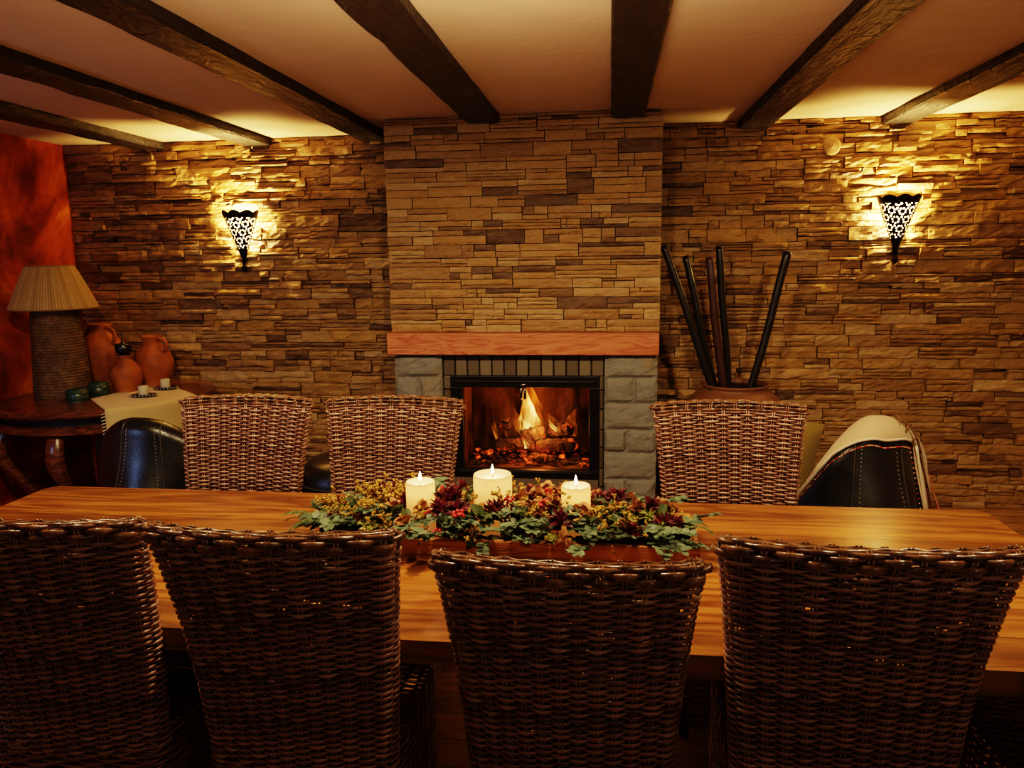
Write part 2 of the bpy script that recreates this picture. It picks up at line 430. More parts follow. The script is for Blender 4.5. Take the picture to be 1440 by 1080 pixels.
# beams
bx = [(-3.09, 'leftmost of the dark ceiling beams, ending left of the left wall sconce'),
      (-2.33, 'dark hewn ceiling beam ending just right of and above the left wall sconce'),
      (-1.51, 'dark hewn ceiling beam running to the left corner of the chimney breast'),
      (-.725, 'dark hewn ceiling beam ending on the left half of the chimney breast'),
      (.09, 'dark hewn ceiling beam ending on the right half of the chimney breast'),
      (.86, 'dark hewn ceiling beam ending on the stone wall right of the chimney breast'),
      (1.69, 'dark hewn ceiling beam ending above the right wall sconce'),
      (2.50, 'rightmost dark ceiling beam, only its end showing at the frame edge')]
for i, (x, lab) in enumerate(bx):
    mb = MB(); n = 90; ye = BY-.012 if -1.2 < x < .2 else WB-.035
    ys = np.linspace(YF+.1, ye, n); w = .093; dr = .045
    prof = [(-w, .02), (-w, -dr+.008), (-w+.008, -dr), (-w*.5, -dr), (0, -dr), (w*.5, -dr), (w-.008, -dr), (w, -dr+.008), (w, .02)]
    G = np.zeros((n, len(prof), 3))
    for a in range(n):
        for b, (px, pz) in enumerate(prof):
            q = Vector((px*30+i*7, ys[a]*5, pz*30)); d = .006*mnoise.noise(q)
            G[a, b] = (x+px+d, ys[a], CH-.002+pz+(d if pz < 0 else 0) - (.0 if pz < 0 else 0.018))
    mb.grid(G)
    mb.f.append(tuple(mb.n-len(prof)+j for j in range(len(prof)))); mb.fm.append(0)
    tag(mb.build('ceiling_beam', M['beam'], smooth=False), lab, 'beam', 'dark beams across the ceiling')

# ---------------------------------------------------------------- fireplace
fp = empty('fireplace', (-.515, 4.45, 0), 0, 'stone-clad chimney breast fireplace with reddish wooden mantel and grey stone pillars', 'fireplace')
def part(mb, name, m, par=fp, **kw):
    o = mb.build(name, m, None, **kw); o.parent = par
    o.matrix_parent_inverse = Matrix.Translation(-Vector(par.location)); return o
mb = MB()
stone_panel(mb, BX0, BX1, 1.182, CH-.002, BY, 5, .68, .55)
mb.box(((BX0+BX1)/2, (BY+WB)/2+.0, (1.07+CH)/2-.002), (BX1-BX0-.03, WB-BY-.045, CH-1.07-.004), mi=1)
part(mb, 'chimney_breast', [M['stone'], M['mortar']], smooth=False)
# return edges: quoins seen in profile
mb = MB(); mb.box((-.523, BY+.02, 1.117), (1.604, .20, .128))
part(mb, 'mantel', M['mantel'], smooth=False, bevel=.006)
def pillar_mesh(x0, x1, seed):
    R = random.Random(seed); mb = MB(); z = 0.0; odd = 0
    hs = [.155, .14, .165, .14, .16, .15, .142]
    for h in hs:
        cuts = [x0, x1] if odd % 2 == 0 else [x0, x0+(x1-x0)*R.uniform(.42, .58), x1]
        for a, b in zip(cuts[:-1], cuts[1:]):
            nx, nz = 9, 8; so = Vector((R.uniform(0, 50), R.uniform(0, 50), 0)); G = np.zeros((nx+2, nz+2, 3))
            for i in range(nx+2):
                for j in range(nz+2):
                    ii = min(max(i-1, 0), nx-1); jj = min(max(j-1, 0), nz-1); u = ii/(nx-1); w = jj/(nz-1)
                    ed = min(u, 1-u, w, 1-w); n = mnoise.noise(Vector((u*3*(b-a)/.15, w*3, 0))+so) + .5*mnoise.noise(Vector((u*8, w*8, 4))+so)
                    px = a+.003+u*(b-a-.006); pz = z+.002+w*(h-.004)
                    yy = BY-.012-(.022*min(1, ed*5)**.6)-.010*n
                    if i != ii+1 or j != jj+1: yy = BY+.02
                    G[i, j] = (px+.004*mnoise.noise(Vector((px*5, pz*30, 2))), yy, pz)
            mb.grid(G, rnd=R.random())
        z += h; odd += 1
    mb.box(((x0+x1)/2, BY+.14, .525), (x1-x0-.016, .30, 1.05), rnd=.5)
    return mb
part(pillar_mesh(-1.302, -1.005, 3), 'stone_pillar', M['pillar'], smooth=False)
part(pillar_mesh(-.034, .279, 4), 'stone_pillar', M['pillar'], smooth=False)
mb = MB(); nb = 13; w = (1.005-.034)/nb
for i in range(nb):
    mb.box((-1.005+w*(i+.5), BY+.05+.004*math.sin(i*7), .987), (w-.009, .09, .136), (i*.618) % 1)
mb.box((-.52, BY+.07, .987), (.97, .09, .138), 0, 1)
part(mb, 'brick_lintel', [M['brick'], M['mortar']], smooth=False, bevel=.003)
for xa, xb in ((-1.005, -.955), (-.062, -.034)):
    mb = MB()
    z = .0; i = 0
    while z < .91:
        h = [.11, .125, .115, .13][i % 4]; h = min(h, .918-z)
        mb.box(((xa+xb)/2, BY+.06, z+h/2), (xb-xa-.004, .09, h-.008), (i*.37) % 1); z += h; i += 1
    mb.box(((xa+xb)/2, BY+.08, .459), (xb-xa, .09, .91), 0, 1)
    part(mb, 'brick_jamb', [M['brick'], M['mortar']], smooth=False, bevel=.003)
mb = MB(); mb.box((-.51, BY+.03, .145), (.89, .12, .29), .4)
part(mb, 'brick_base', M['brick'], smooth=False)
mb = MB()   # back, sides, top and bottom of the fire chamber
cx0, cx1, cz0, cz1, cy0, cy1 = -.90, -.108, .335, .875, 4.50, 4.93
mb.box((-.504, cy1+.012, .6), (cx1-cx0+.05, .024, cz1-cz0+.06))
mb.box((cx0-.012, (cy0+cy1)/2, .6), (.024, cy1-cy0, .6)); mb.box((cx1+.012, (cy0+cy1)/2, .6), (.024, cy1-cy0, .6))
mb.box((-.504, (cy0+cy1)/2, cz0-.012), (cx1-cx0, cy1-cy0, .024)); mb.box((-.504, (cy0+cy1)/2, cz1+.012), (cx1-cx0, cy1-cy0, .024))
part(mb, 'fire_chamber', M['firebrick'], smooth=False)
mb = MB()
fx0, fx1, fz0, fz1 = -.955, -.062, .288, .92; gx0, gx1, gz0, gz1 = -.882, -.121, .342, .852
yfr = BY-.005
for c, d in ((((fx0+fx1)/2, yfr, (fz1+gz1)/2), (fx1-fx0, .05, fz1-gz1)), (((fx0+fx1)/2, yfr, (fz0+gz0)/2), (fx1-fx0, .05, gz0-fz0)),
             (((fx0+gx0)/2, yfr, (gz0+gz1)/2), (gx0-fx0, .05, gz1-gz0)), (((fx1+gx1)/2, yfr, (gz0+gz1)/2), (fx1-gx1, .05, gz1-gz0))):
    mb.box(c, d)
mb.box((-.508, yfr-.028, fz1-.034), (fx1-fx0-.05, .01, .012)); mb.box((-.508, yfr-.026, gz0-.012), (gx1-gx0+.03, .008, .008))
fr = part(mb, 'stove_door_frame', M['frame'], smooth=False, bevel=.003)
gl = MB().box((-.5015, BY+.012, .597), (gx1-gx0, .004, gz1-gz0)).build('glass_pane', M['glass'], None, smooth=False); gl.parent = fr
mb = MB()
for dx in (-.012, .012): mb.tube([(-.512+dx, yfr-.03, .862), (-.512+dx, yfr-.045, .845), (-.512+dx, yfr-.045, .80), (-.512+dx, yfr-.04, .786)], .0085, 10)
mb.box((-.512, yfr-.026, .868), (.05, .02, .022))
h = mb.build('handle', M['chrome'], None); h.parent = fr
mb = MB().box((.0, 4.30, .02), (.0, .0, .0))

# logs, embers, fire
def log(p, q, r, seed):
    R = random.Random(seed); n = 14; m = 12; p = np.array(p); q = np.array(q); mb = MB()
    P = np.linspace(p, q, n); d = (q-p)/np.linalg.norm(q-p); ref = np.array([0,0,1.]) if abs(d[2]) < .9 else np.array([1.,0,0])
    N = np.cross(d, ref); N /= np.linalg.norm(N); B = np.cross(d, N); G = np.zeros((n, m, 3)); so = Vector((seed*3.1, 0, 0))
    for i in range(n):
        for j in range(m):
            a = 2*PI*j/m; rr = r*(1+.32*mnoise.noise(Vector((math.cos(a)*1.3, math.sin(a)*1.3, i*.6))+so)+.14*mnoise.noise(Vector((math.cos(a)*4, math.sin(a)*4, i*1.6))+so))
            if i in (0, n-1): rr *= .72
            G[i, j] = P[i]+rr*(math.cos(a)*N+math.sin(a)*B)
    mb.grid(G, cv=True); mb.f.append(tuple(range(m))); mb.f.append(tuple((n-1)*m+j for j in range(m))[::-1]); mb.fm += [0, 0]
    return mb
ly = 4.72
logs = [((-.74, ly-.06, .425), (-.46, ly+.0, .435), .045, 'charred log lying low at the left of the fire'),
        ((-.60, ly+.03, .46), (-.40, ly-.02, .515), .050, 'charred split log leaning under the main flame, left of centre'),
        ((-.46, ly-.05, .43), (-.20, ly-.02, .44), .045, 'charred log lying low at the right of the fire'),
        ((-.38, ly+.05, .50), (-.24, ly-.0, .535), .048, 'charred block of wood on top of the right log'),
        ((-.55, ly+.12, .43), (-.28, ly+.14, .45), .052, 'charred log at the back of the fire'),
        ((-.665, ly-.04, .535), (-.655, ly-.02, .575), .034, 'round burnt stub standing on the left log')]
for i, (p, q, r, lab) in enumerate(logs):
    tag(log(p, q, r, i+1).build('burning_log', M['char'], smooth=False), lab, 'log', 'logs burning in the fireplace')
mb = MB(); R = random.Random(9)
for i in range(150):
    x = R.uniform(-.87, -.13); yy = R.uniform(cy0+.03, cy1-.04)
    hgt = .05*math.exp(-((x+.48)/.2)**2)
    mb.ball((x, yy, cz0+.012+R.uniform(0, 1)*hgt), R.uniform(.012, .026), 7, 5, R.random(), 0, (R.uniform(.8, 1.7), 1, R.uniform(.5, .8)), .22)
tag(mb.build('ember_bed', M['ember'], smooth=False), 'bed of glowing red embers under the burning logs', 'embers', kind='stuff')
fire = empty('fire', (-.48, ly, .45), 0, 'bright yellow and orange fire burning behind the stove glass', 'fire')
def tongue(base, top, r0, seed, bend=.03, fl=.6):
    n = 22; m = 12; G = np.zeros((n, m, 3)); b = np.array(base); t_ = np.array(top); R = random.Random(seed); ph = R.uniform(0, 6)
    for i in range(n):
        u = i/(n-1); w = (math.sin(PI*min(1, u*1.15+.18))**.7 if u < .7 else math.sin(PI*min(1, .7*1.15+.18))**.7*(1-((u-.7)/.3))**.9) if u < 1 else 0
        w = max(0, (1-u)**.8*(.55+1.6*u*(1-u)) + .0)
        c = b+(t_-b)*u + np.array([bend*math.sin(u*4.2+ph)*u, 0, 0])
        for j in range(m):
            a = 2*PI*j/m; k = 1+.25*mnoise.noise(Vector((math.cos(a)+seed, math.sin(a), u*5)))
            G[i, j] = c+np.array([math.cos(a)*r0*w*k, math.sin(a)*r0*w*fl*k, 0])
    return MB().grid(G, cv=True)
fl = [((-.50, ly, .45), (-.515, ly, .86), .13, 'fl_out'), ((-.495, ly-.01, .45), (-.512, ly-.01, .83), .088, 'fl_in'),
      ((-.56, ly, .45), (-.60, ly, .72), .05, 'fl_out'), ((-.555, ly-.01, .47), (-.585, ly-.01, .66), .026, 'fl_in'),
      ((-.44, ly-.02, .43), (-.47, ly-.02, .68), .055, 'fl_out'), ((-.42, ly-.05, .41), (-.475, ly-.05, .60), .030, 'fl_in'),
      ((-.33, ly, .50), (-.385, ly, .67), .05, 'fl_out'), ((-.33, ly-.02, .52), (-.39, ly-.02, .62), .022, 'fl_in'),
      ((-.72, ly+.04, .45), (-.78, ly+.05, .70), .026, 'fl_out'), ((-.25, ly+.1, .46), (-.22, ly+.1, .66), .06, 'fl_out'),
      ((-.65, ly-.02, .48), (-.64, ly-.02, .63), .028, 'fl_out'), ((-.52, ly-.08, .42), (-.525, ly-.08, .50), .022, 'fl_in')]
for i, (b, t_, r, m) in enumerate(fl):
    o = tongue(b, t_, r, i+2).build('flame', M[m]); o.parent = fire; o.matrix_parent_inverse = Matrix.Translation(-Vector(fire.location))

# ---------------------------------------------------------------- rattan chairs
zk = [.0, .3, .5, .65, .8, .95, 1.0, 1.05, 1.08]
hwk = [.215, .218, .226, .237, .250, .266, .274, .285, .287]
ofk = [-.115, -.112, -.100, -.087, -.063, -.027, -.014, .0, .008]
def hw(z): return np.interp(z, zk, hwk)
def off(z): return np.interp(z, zk, ofk)
TH = .050
def unit_loop(n):
    """n points round a rounded flat rectangle, by arc length: x fraction of the half width, y fraction of half thickness, outward normal"""
    W, T, rc = .26, TH/2, .02; pts = []
    for cx, cyy, a0 in ((W-rc, T-rc, 0), (-(W-rc), T-rc, PI/2), (-(W-rc), -(T-rc), PI), (W-rc, -(T-rc), 1.5*PI)):
        for a in np.linspace(a0, a0+PI/2, 9): pts.append((cx+rc*math.cos(a), cyy+rc*math.sin(a), math.cos(a), math.sin(a)))
    pts = np.array(pts+[pts[0]]); L = np.concatenate([[0], np.cumsum(np.hypot(*np.diff(pts[:, :2], axis=0).T))])
    s = np.linspace(0, L[-1], n, endpoint=False)
    P = np.array([np.interp(s, L, pts[:, k]) for k in range(4)]).T
    P[:, 0] /= W; return P
def back_pt(U, z):
    """world-of-chair point and normal for loop samples U at height z (rear = +y)"""
    h = hw(z); x = U[:, 0]*h; crown = .005*(1-U[:, 0]**2)*np.clip((np.asarray(z)-.6)/.45, 0, 1)
    bow = .035+.02*np.clip((np.asarray(z)-.4)/.65, 0, 1)
    y = off(z)+bow*(1-U[:, 0]**2)-TH/2+U[:, 1]
    P = np.stack([x, y, z+crown+0*x], 1); N = np.stack([U[:, 2], U[:, 3]+0*x, 0*x], 1)
    sl = 2*bow*U[:, 0]/h; N[:, 0] += sl*np.sign(N[:, 1])*abs(N[:, 1])*1.0
    N /= np.linalg.norm(N, axis=1)[:, None]; return P, N
def strand(mb, P, N, amp, phase, ns, per, hh, tt, rnd, m=6):
    """one woven strand: closed loop of points P, pushed in and out over ns stakes"""
    k = np.arange(len(P)); s = np.cos(PI*k/per+phase)
    a = np.sign(s)*np.abs(s)**.8
    C = P+N*(a*amp)[:, None]
    ang = np.linspace(0, 2*PI, m, endpoint=False)
    H = hh*(.62+.46*np.clip(s, 0, 1)); up_ = np.array([0, 0, 1.])
    G = C[:, None, :]+np.cos(ang)[None, :, None]*N[:, None, :]*tt+np.sin(ang)[None, :, None]*up_[None, None, :]*H[:, None, None]
    mb.grid(G, cu=True, cv=True, rnd=rnd)
NS, PER = 26, 6
U = unit_loop(NS*PER); Us = unit_loop(NS)
def make_chair():
    root = empty('rattan_chair')
    R = random.Random(3); mb = MB(); z = .43; row = 0; pitch = .0084
    while z < 1.026:
        P, N = back_pt(U, z+.0012*np.sin(np.arange(len(U))*.21+row)); rv = min(1, max(0, R.gauss(.5, .22)))
        rn = np.repeat(np.clip(rv+.12*np.sin(np.arange(len(U))*.13+row*2.1), 0, 1), 6)
        strand(mb, P, N, .0066, PI*(row % 2), NS, PER, .0047, .0030, rn); z += pitch; row += 1
    nz = 34; zz = np.linspace(.43, 1.036, nz); ci = np.arange(NS); glow_block = []
    for q in zz:
        P, N = back_pt(Us, np.full(NS, q)); glow_block.append(P-N*.0095)
    glow_block = np.array(glow_block).reshape(-1, 3); Fc = [(a*NS+b, a*NS+(b+1) % NS, (a+1)*NS+(b+1) % NS, (a+1)*NS+b) for a in range(nz-1) for b in range(NS) if R.random() > .20]
    mb.add(glow_block, Fc, 0.0)  # added inner sheet blocks table glow through the weave; gaps leave dots
    for i in range(NS):            # paired stakes
        for d in (-.004, .004):
            zs = np.linspace(.42, 1.045, 12); Q = []
            for zz in zs:
                P, N = back_pt(Us[i:i+1], zz); Tn = np.array([-N[0][1], N[0][0], 0]); Q.append(P[0]+Tn*d-N[0]*.0005)
            mb.tube(Q, .0024, 5, rnd=.85)
    b = mb.build('backrest', M['rattan'], root)
    mb = MB()                     # thick braid closing the top edge
    for k, (zz, ex, ph, hh, tt) in enumerate(((1.0290, .0015, 0, .0088, .0055), (1.0430, .000, PI, .0088, .0060), (1.0525, -.009, 0, .0066, .0064), (1.0550, -.0185, PI, .006, .0062))):
        P, N = back_pt(U, np.full(len(U), zz)); P = P+N*ex
        rn = np.repeat(np.clip(.5+.35*np.sin(np.arange(len(U))*.37+k)+.2*np.sin(np.arange(len(U))*1.7), 0, 1), 8)
        fr = np.where(N[:, 1] < -.3, .58, 1.0); strand(mb, P, N, (.0092 if k < 2 else .005)*fr, ph, NS, PER, hh*fr, tt*fr[:, None, None], rn, 8)
    for i in range(0, NS):
        P, N = back_pt(Us[i:i+1], np.array([1.03])); P = P[0]; N = N[0]
        for d in (-.004, .004):
            Tn = np.array([-N[1], N[0], 0])*d
            mb.tube([P+Tn+N*.001-np.array([0,0,.012]), P+Tn+N*.002, P+Tn+N*.0015+np.array([0,0,.018]), P+Tn-N*.016+np.array([0,0,.028])], .0026 if N[1] > -.3 else .0019, 5, rnd=1.0 if N[1] > -.3 else .45)
    mb.build('top_braid', M['rim'], root, label='glossy braided top edge')
    # seat box: woven skirt down to the floor, woven seat
    ns = 36; per = 5; n = ns*per; sw, sd, rc = .226, .235, .04; pts = []; yc = -.115-.205
    for cx, cyy, a0 in ((sw-rc, sd-rc, 0), (-(sw-rc), sd-rc, PI/2), (-(sw-rc), -(sd-rc), PI), (sw-rc, -(sd-rc), 1.5*PI)):
        for a in np.linspace(a0, a0+PI/2, 7): pts.append((cx+rc*math.cos(a), cyy+rc*math.sin(a), math.cos(a), math.sin(a)))
    pts = np.array(pts+[pts[0]]); L = np.concatenate([[0], np.cumsum(np.hypot(*np.diff(pts[:, :2], axis=0).T))])
    s = np.linspace(0, L[-1], n, endpoint=False); P2 = np.array([np.interp(s, L, pts[:, k]) for k in range(4)]).T
    mb = MB(); z = .06; row = 0
    while z < .45:
        P = np.stack([P2[:, 0], P2[:, 1]+yc, np.full(n, z)], 1); N = np.stack([P2[:, 2], P2[:, 3], 0*P2[:, 0]], 1)
        strand(mb, P, N, .0045, PI*(row % 2), ns, per, .0058, .003, min(1, max(0, R.gauss(.5, .2))), 5); z += .0112; row += 1
    mb.build('seat_skirt', M['rattan'], root)
    mb = MB()
    for i in range(40):
        yy = yc-sd+.012+i*(2*sd-.024)/39; m = 60; xx = np.linspace(-sw+.006, sw-.006, m)
        zz = .452+.004*np.cos(PI*np.arange(m)/5+PI*(i % 2))+.008*(1-(xx/sw)**2)
        mb.tube(np.stack([xx, np.full(m, yy), zz], 1), .0055, 5, rnd=min(1, max(0, R.gauss(.5, .2))), flat=.6)
    mb.box((0, yc, .440), (2*sw-.03, 2*sd-.03, .012), .1)
    mb.build('seat', M['rattan'], root)
    for sx in (-1, 1):
        for sy_ in (-1, 1):
            mb = MB().lathe([(.016, 0), (.018, .03), (.02, .10)], (sx*(sw-.035), yc+sy_*(sd-.035), 0), 12); mb.build('leg', M['darkwood'], root)
    return root
chair0 = make_chair()
def place(o, x, yt, rz, s, lab, grp, sz=1.0):
    """x of the back's centre, y of the back's top edge; rz turns the sitter's side"""
    o.location = (x, yt, 0); o.rotation_euler = (0, 0, rz); o.scale = (s, s, sz); tag(o, lab, 'chair', grp)
gn, gf = 'rattan chairs along the near side of the table', 'rattan chairs along the far side of the table'
near = [(-1.315, 1.462, .02, 1, 1, 'dark rattan chair seen from behind, leftmost at the near side of table'),
        (-.722, 1.446, .01, 1, 1, 'dark rattan chair seen from behind, second from the left at table'),
        (-.083, 1.385, -.01, .945, .985, 'dark rattan chair seen from behind, directly in front of the candles'),
        (.508, 1.470, -.03, 1.02, 1, 'large dark rattan chair seen from behind, right of the candle centrepiece'),
        (1.13, 1.452, .0, 1, 1, 'dark rattan chair at lower right corner with only its seat showing')]
for i, (x, yt, rz, s, sz, lab) in enumerate(near):
    o = chair0 if i == 0 else copy_tree(chair0); place(o, x, yt, rz+PI, s, lab, gn, sz)
far = [(-1.495, 2.945, .0, 'reddish rattan chair facing us beside the left black armchair'),
       (-.868, 2.953, .0, 'reddish rattan chair facing us just left of the fire'),
       (.449, 2.925, .0, 'reddish rattan chair facing us right of the fire, before the big vase')]
for x, yt, rz, lab in far:
    o = copy_tree(chair0); place(o, x, yt, rz, 1.0, lab, gf, 1)

# ---------------------------------------------------------------- dining table
tx0, tx1, ty0, ty1, tz = -2.20, 1.262, 1.582, 2.640, .75
tb = empty('dining_table', ((tx0+tx1)/2, (ty0+ty1)/2, 0), 0, 'long glossy amber plank dining table with candles down its middle', 'table')
mb = MB(); npk = 7; rc = .05
def edge_x(yv, x, sgn):
    d = min(yv-ty0, ty1-yv)
    return x-sgn*(rc-math.sqrt(max(0, rc*rc-(rc-d)**2))) if d < rc else x
cuts = np.linspace(ty0, ty1, npk+1)
for i in range(npk):
    a, b = cuts[i]+.0007, cuts[i+1]-.0007
    yv = np.concatenate([[a], np.linspace(a, b, 14)[1:-1], [b]]); rnd = [.25, .7, .95, .45, .3, .85, .55][i]
    T = np.array([[(edge_x(q, tx0, -1), q, tz), (edge_x(q, tx1, 1), q, tz)] for q in yv]); Bm = T.copy(); Bm[:, :, 2] = tz-.058
    k = mb.n; m = len(yv); V = np.concatenate([T.reshape(-1, 3), Bm.reshape(-1, 3)]); F = []
    for j in range(m-1):
        F += [(2*j, 2*j+1, 2*j+3, 2*j+2), (2*m+2*j, 2*m+2*j+2, 2*m+2*j+3, 2*m+2*j+1), (2*j, 2*j+2, 2*m+2*j+2, 2*m+2*j), (2*j+1, 2*m+2*j+1, 2*m+2*j+3, 2*j+3)]
    F += [(0, 2*m, 2*m+1, 1), (2*m-2, 2*m-1, 4*m-1, 4*m-2)]
    mb.add(V, F, rnd)
def tpart(mb, name, m, **kw):
    o = mb.build(name, m, None, **kw); o.parent = tb; o.matrix_parent_inverse = Matrix.Translation(-Vector(tb.location)); return o
tpart(mb, 'tabletop', M['table'], smooth=False)
mb = MB()
for c, d in (((-.47, 2.02, .66), (2.7, .025, .064)), ((-.47, 2.20, .66), (2.7, .025, .064))): mb.box(c, d, .3)
tpart(mb, 'rail', M['table'], smooth=False)
for x in (-1.82, .88):
    mb = MB(); mb.box((x, 2.11, .37), (.13, .20, .62), .4); mb.box((x, 2.11, .035), (.16, .34, .07), .4); tpart(mb, 'trestle_leg', M['table'], smooth=False, bevel=.006)

# wooden tray under the garland
tr = empty('wooden_tray', (-.28, 2.2, .75), 0, 'long low wooden tray holding the floral garland on the table', 'tray')
mb = MB(); bx0, bx1, by0, by1 = -.80, .255, 2.055, 2.355
mb.box(((bx0+bx1)/2, (by0+by1)/2, .757), (bx1-bx0, by1-by0, .014), .3)
trp = mb.build('tray_base', M['tray'], None, smooth=False); trp.parent = tr; trp.matrix_parent_inverse = Matrix.Translation(-Vector(tr.location))
for c, d in ((((bx0+bx1)/2, by0+.012, .787), (bx1-bx0, .024, .046)), (((bx0+bx1)/2, by1-.012, .787), (bx1-bx0, .024, .046)),
             ((bx0+.012, (by0+by1)/2, .787), (.024, by1-by0-.048, .046)), ((bx1-.012, (by0+by1)/2, .787), (.024, by1-by0-.048, .046))):
    o = MB().box(c, d, random.random()).build('tray_side', M['tray'], None, smooth=False, bevel=.003); o.parent = tr; o.matrix_parent_inverse = Matrix.Translation(-Vector(tr.location))

# candles
cands = [(-.579, 2.20, .045, .942, 'left ivory pillar candle, lit, standing in the garland'),
         (-.358, 2.235, .060, .960, 'tallest and widest ivory pillar candle, lit, in the middle'),
         (-.099, 2.20, .044, .941, 'right ivory pillar candle, lit, standing in the garland')]
for x, yy, r, zt, lab in cands:
    c = empty('pillar_candle', (x, yy, .764), 0, lab, 'candle', 'lit candles on the table'); H = zt-.764
    prof = [(r*.97, 0), (r, .006), (r, H-.006), (r*.965, H), (r*.92, H-.001), (r*.86, H-.008), (r*.5, H-.012), (.004, H-.013)]
    mb = MB().lathe(prof, (0, 0, 0), 48); mb.build('wax_body', M['wax'], c)
    MB().tube([(0, 0, H-.014), (.001, 0, H-.004), (.003, .001, H+.006)], .0013, 6).build('wick', M['black'], c)
    fp_ = [(.0005, H+.000), (.0035, H+.005), (.0050, H+.010), (.0042, H+.017), (.0022, H+.024), (.0006, H+.031)]
    MB().lathe(fp_, (0, 0, 0), 14).build('flame', M['flame'], c)
    for dz, pw, rad, nm in ((H+.018, .36, .010, 'flame_light'), (H-.028, .17, .012, 'wax_fill')):  # second light is added inside the wax to make the body glow
        L = bpy.data.lights.new(nm, 'POINT'); L.energy = pw*(r/.045)**1.3; L.color = (1, .60, .28); L.shadow_soft_size = rad
        lo = bpy.data.objects.new('candle_light', L); link(lo, c); lo.location = (0, 0, dz)

# ---------------------------------------------------------------- floral garland
gar = empty('floral_garland', (-.32, 2.2, .77), 0, 'autumn garland of eucalyptus, burgundy flowers and yellow sprays around the candles', 'floral arrangement')
def leaf(mb, c, d, upv, L, W, rnd, fold=.25, point=1.0):
    d = np.array(d)/np.linalg.norm(d); upv = np.array(upv, float); s_ = np.cross(d, upv); s_ /= np.linalg.norm(s_)+1e-9; n_ = np.cross(s_, d)
    V = []; n = 5
    for i in range(n+1):
        u = i/n; w = W*(math.sin(PI*min(1, u**.8*.98+.02))**(.55 if point < 1 else .9))
        cc = np.array(c)+d*L*u-n_*L*.18*u*u
        V += [cc-s_*w+n_*w*fold, cc, cc+s_*w+n_*w*fold]
    F = []
    for i in range(n):
        for j in range(2): F.append((3*i+j, 3*i+j+1, 3*i+j+4, 3*i+j+3))
    mb.add(V, F, rnd)
def rv(R, z0=-.3, z1=1): 
    a = R.uniform(0, 2*PI); z = R.uniform(z0, z1); r = math.sqrt(max(0, 1-z*z)); return np.array([r*math.cos(a), r*math.sin(a), z])
def euc(seed):
    R = random.Random(seed); mb = MB(); P = [np.array([0, 0, .0])]; d = np.array([1, 0, .25])
    for i in range(7): d = d+np.array([0, R.uniform(-.15, .15), R.uniform(-.1, .06)]); P.append(P[-1]+d/np.linalg.norm(d)*.012)
    mb.tube(P, .0015, 5, rnd=0)
    for i, p in enumerate(P[1:]):
        for s_ in (-1, 1):
            leaf(mb, p, (R.uniform(.2, .7), s_, R.uniform(.0, .7)), (R.uniform(-.4, .4), R.uniform(-.4, .4), 1), R.uniform(.019, .028), R.uniform(.008, .0125), R.random(), .1, .5)
    leaf(mb, P[-1], d, (0, 0, 1), .024, .009, R.random(), .1, .5); return mb
def ivy(seed, n=9, L=.034, W=.011):
    R = random.Random(seed); mb = MB()
    for i in range(n):
        dd = rv(R, -.1, .8); leaf(mb, rv(R)*.008, dd, rv(R, .3, 1), R.uniform(.7, 1.2)*L, R.uniform(.8, 1.2)*W, R.random(), .25)
    return mb
def burg(seed):
    R = random.Random(seed); mb = MB()
    for i in range(34):
        dd = rv(R, -.2, 1); leaf(mb, dd*.006, dd, rv(R), R.uniform(.018, .034), R.uniform(.004, .008), R.random(), .4)
    return mb
def spray(seed):
    R = random.Random(seed); mb = MB()
    for i in range(7):
        e = rv(R, .0, 1)*R.uniform(.025, .045); mb.tube([(0, 0, 0), e*.5+np.array([0, 0, .004]), e], .0009, 4, rnd=0)
        for k in range(6): mb.ball(e+rv(R, -1, 1)*R.uniform(0, .009), R.uniform(.0022, .0042), 6, 4, R.random())
    return mb
def petal(seed):
    R = random.Random(seed); mb = MB()
    for i in range(12):
        dd = rv(R, .0, 1); leaf(mb, dd*.004, dd, rv(R), R.uniform(.016, .026), R.uniform(.007, .012), R.random(), R.uniform(.2, .9), .6)
    return mb
def berries(seed):
    R = random.Random(seed); mb = MB()
    for i in range(9): mb.ball(rv(R, -.2, 1)*.014, .0058, 8, 6)
    return mb
def fern(seed):
    R = random.Random(seed); mb = MB(); P = [np.array([t*.1, 0, .02*math.sin(t*2.5)]) for t in np.linspace(0, 1, 10)]; mb.tube(P, .0012, 4)
    for i, p in enumerate(P):
        for s_ in (-1, 1): leaf(mb, p, (.5, s_, .1), (0, 0, 1), .030*(1-i/13), .005, R.random(), .1)
    return mb
kinds = dict(eucalyptus_sprig=(euc, 'euc', 64), ivy_cluster=(ivy, 'ivy', 60), burgundy_flower=(burg, 'burg', 42), yellow_flower_spray=(spray, 'yel', 54),
             dried_petal_cluster=(petal, 'peach', 78), lime_leaf_cluster=(lambda s: ivy(s, 12, .028, .006), 'lime', 40), red_berry_cluster=(berries, 'berry', 8), fern_sprig=(fern, 'ivy', 7))
GX0, GX1 = -.93, .27
R = random.Random(21)
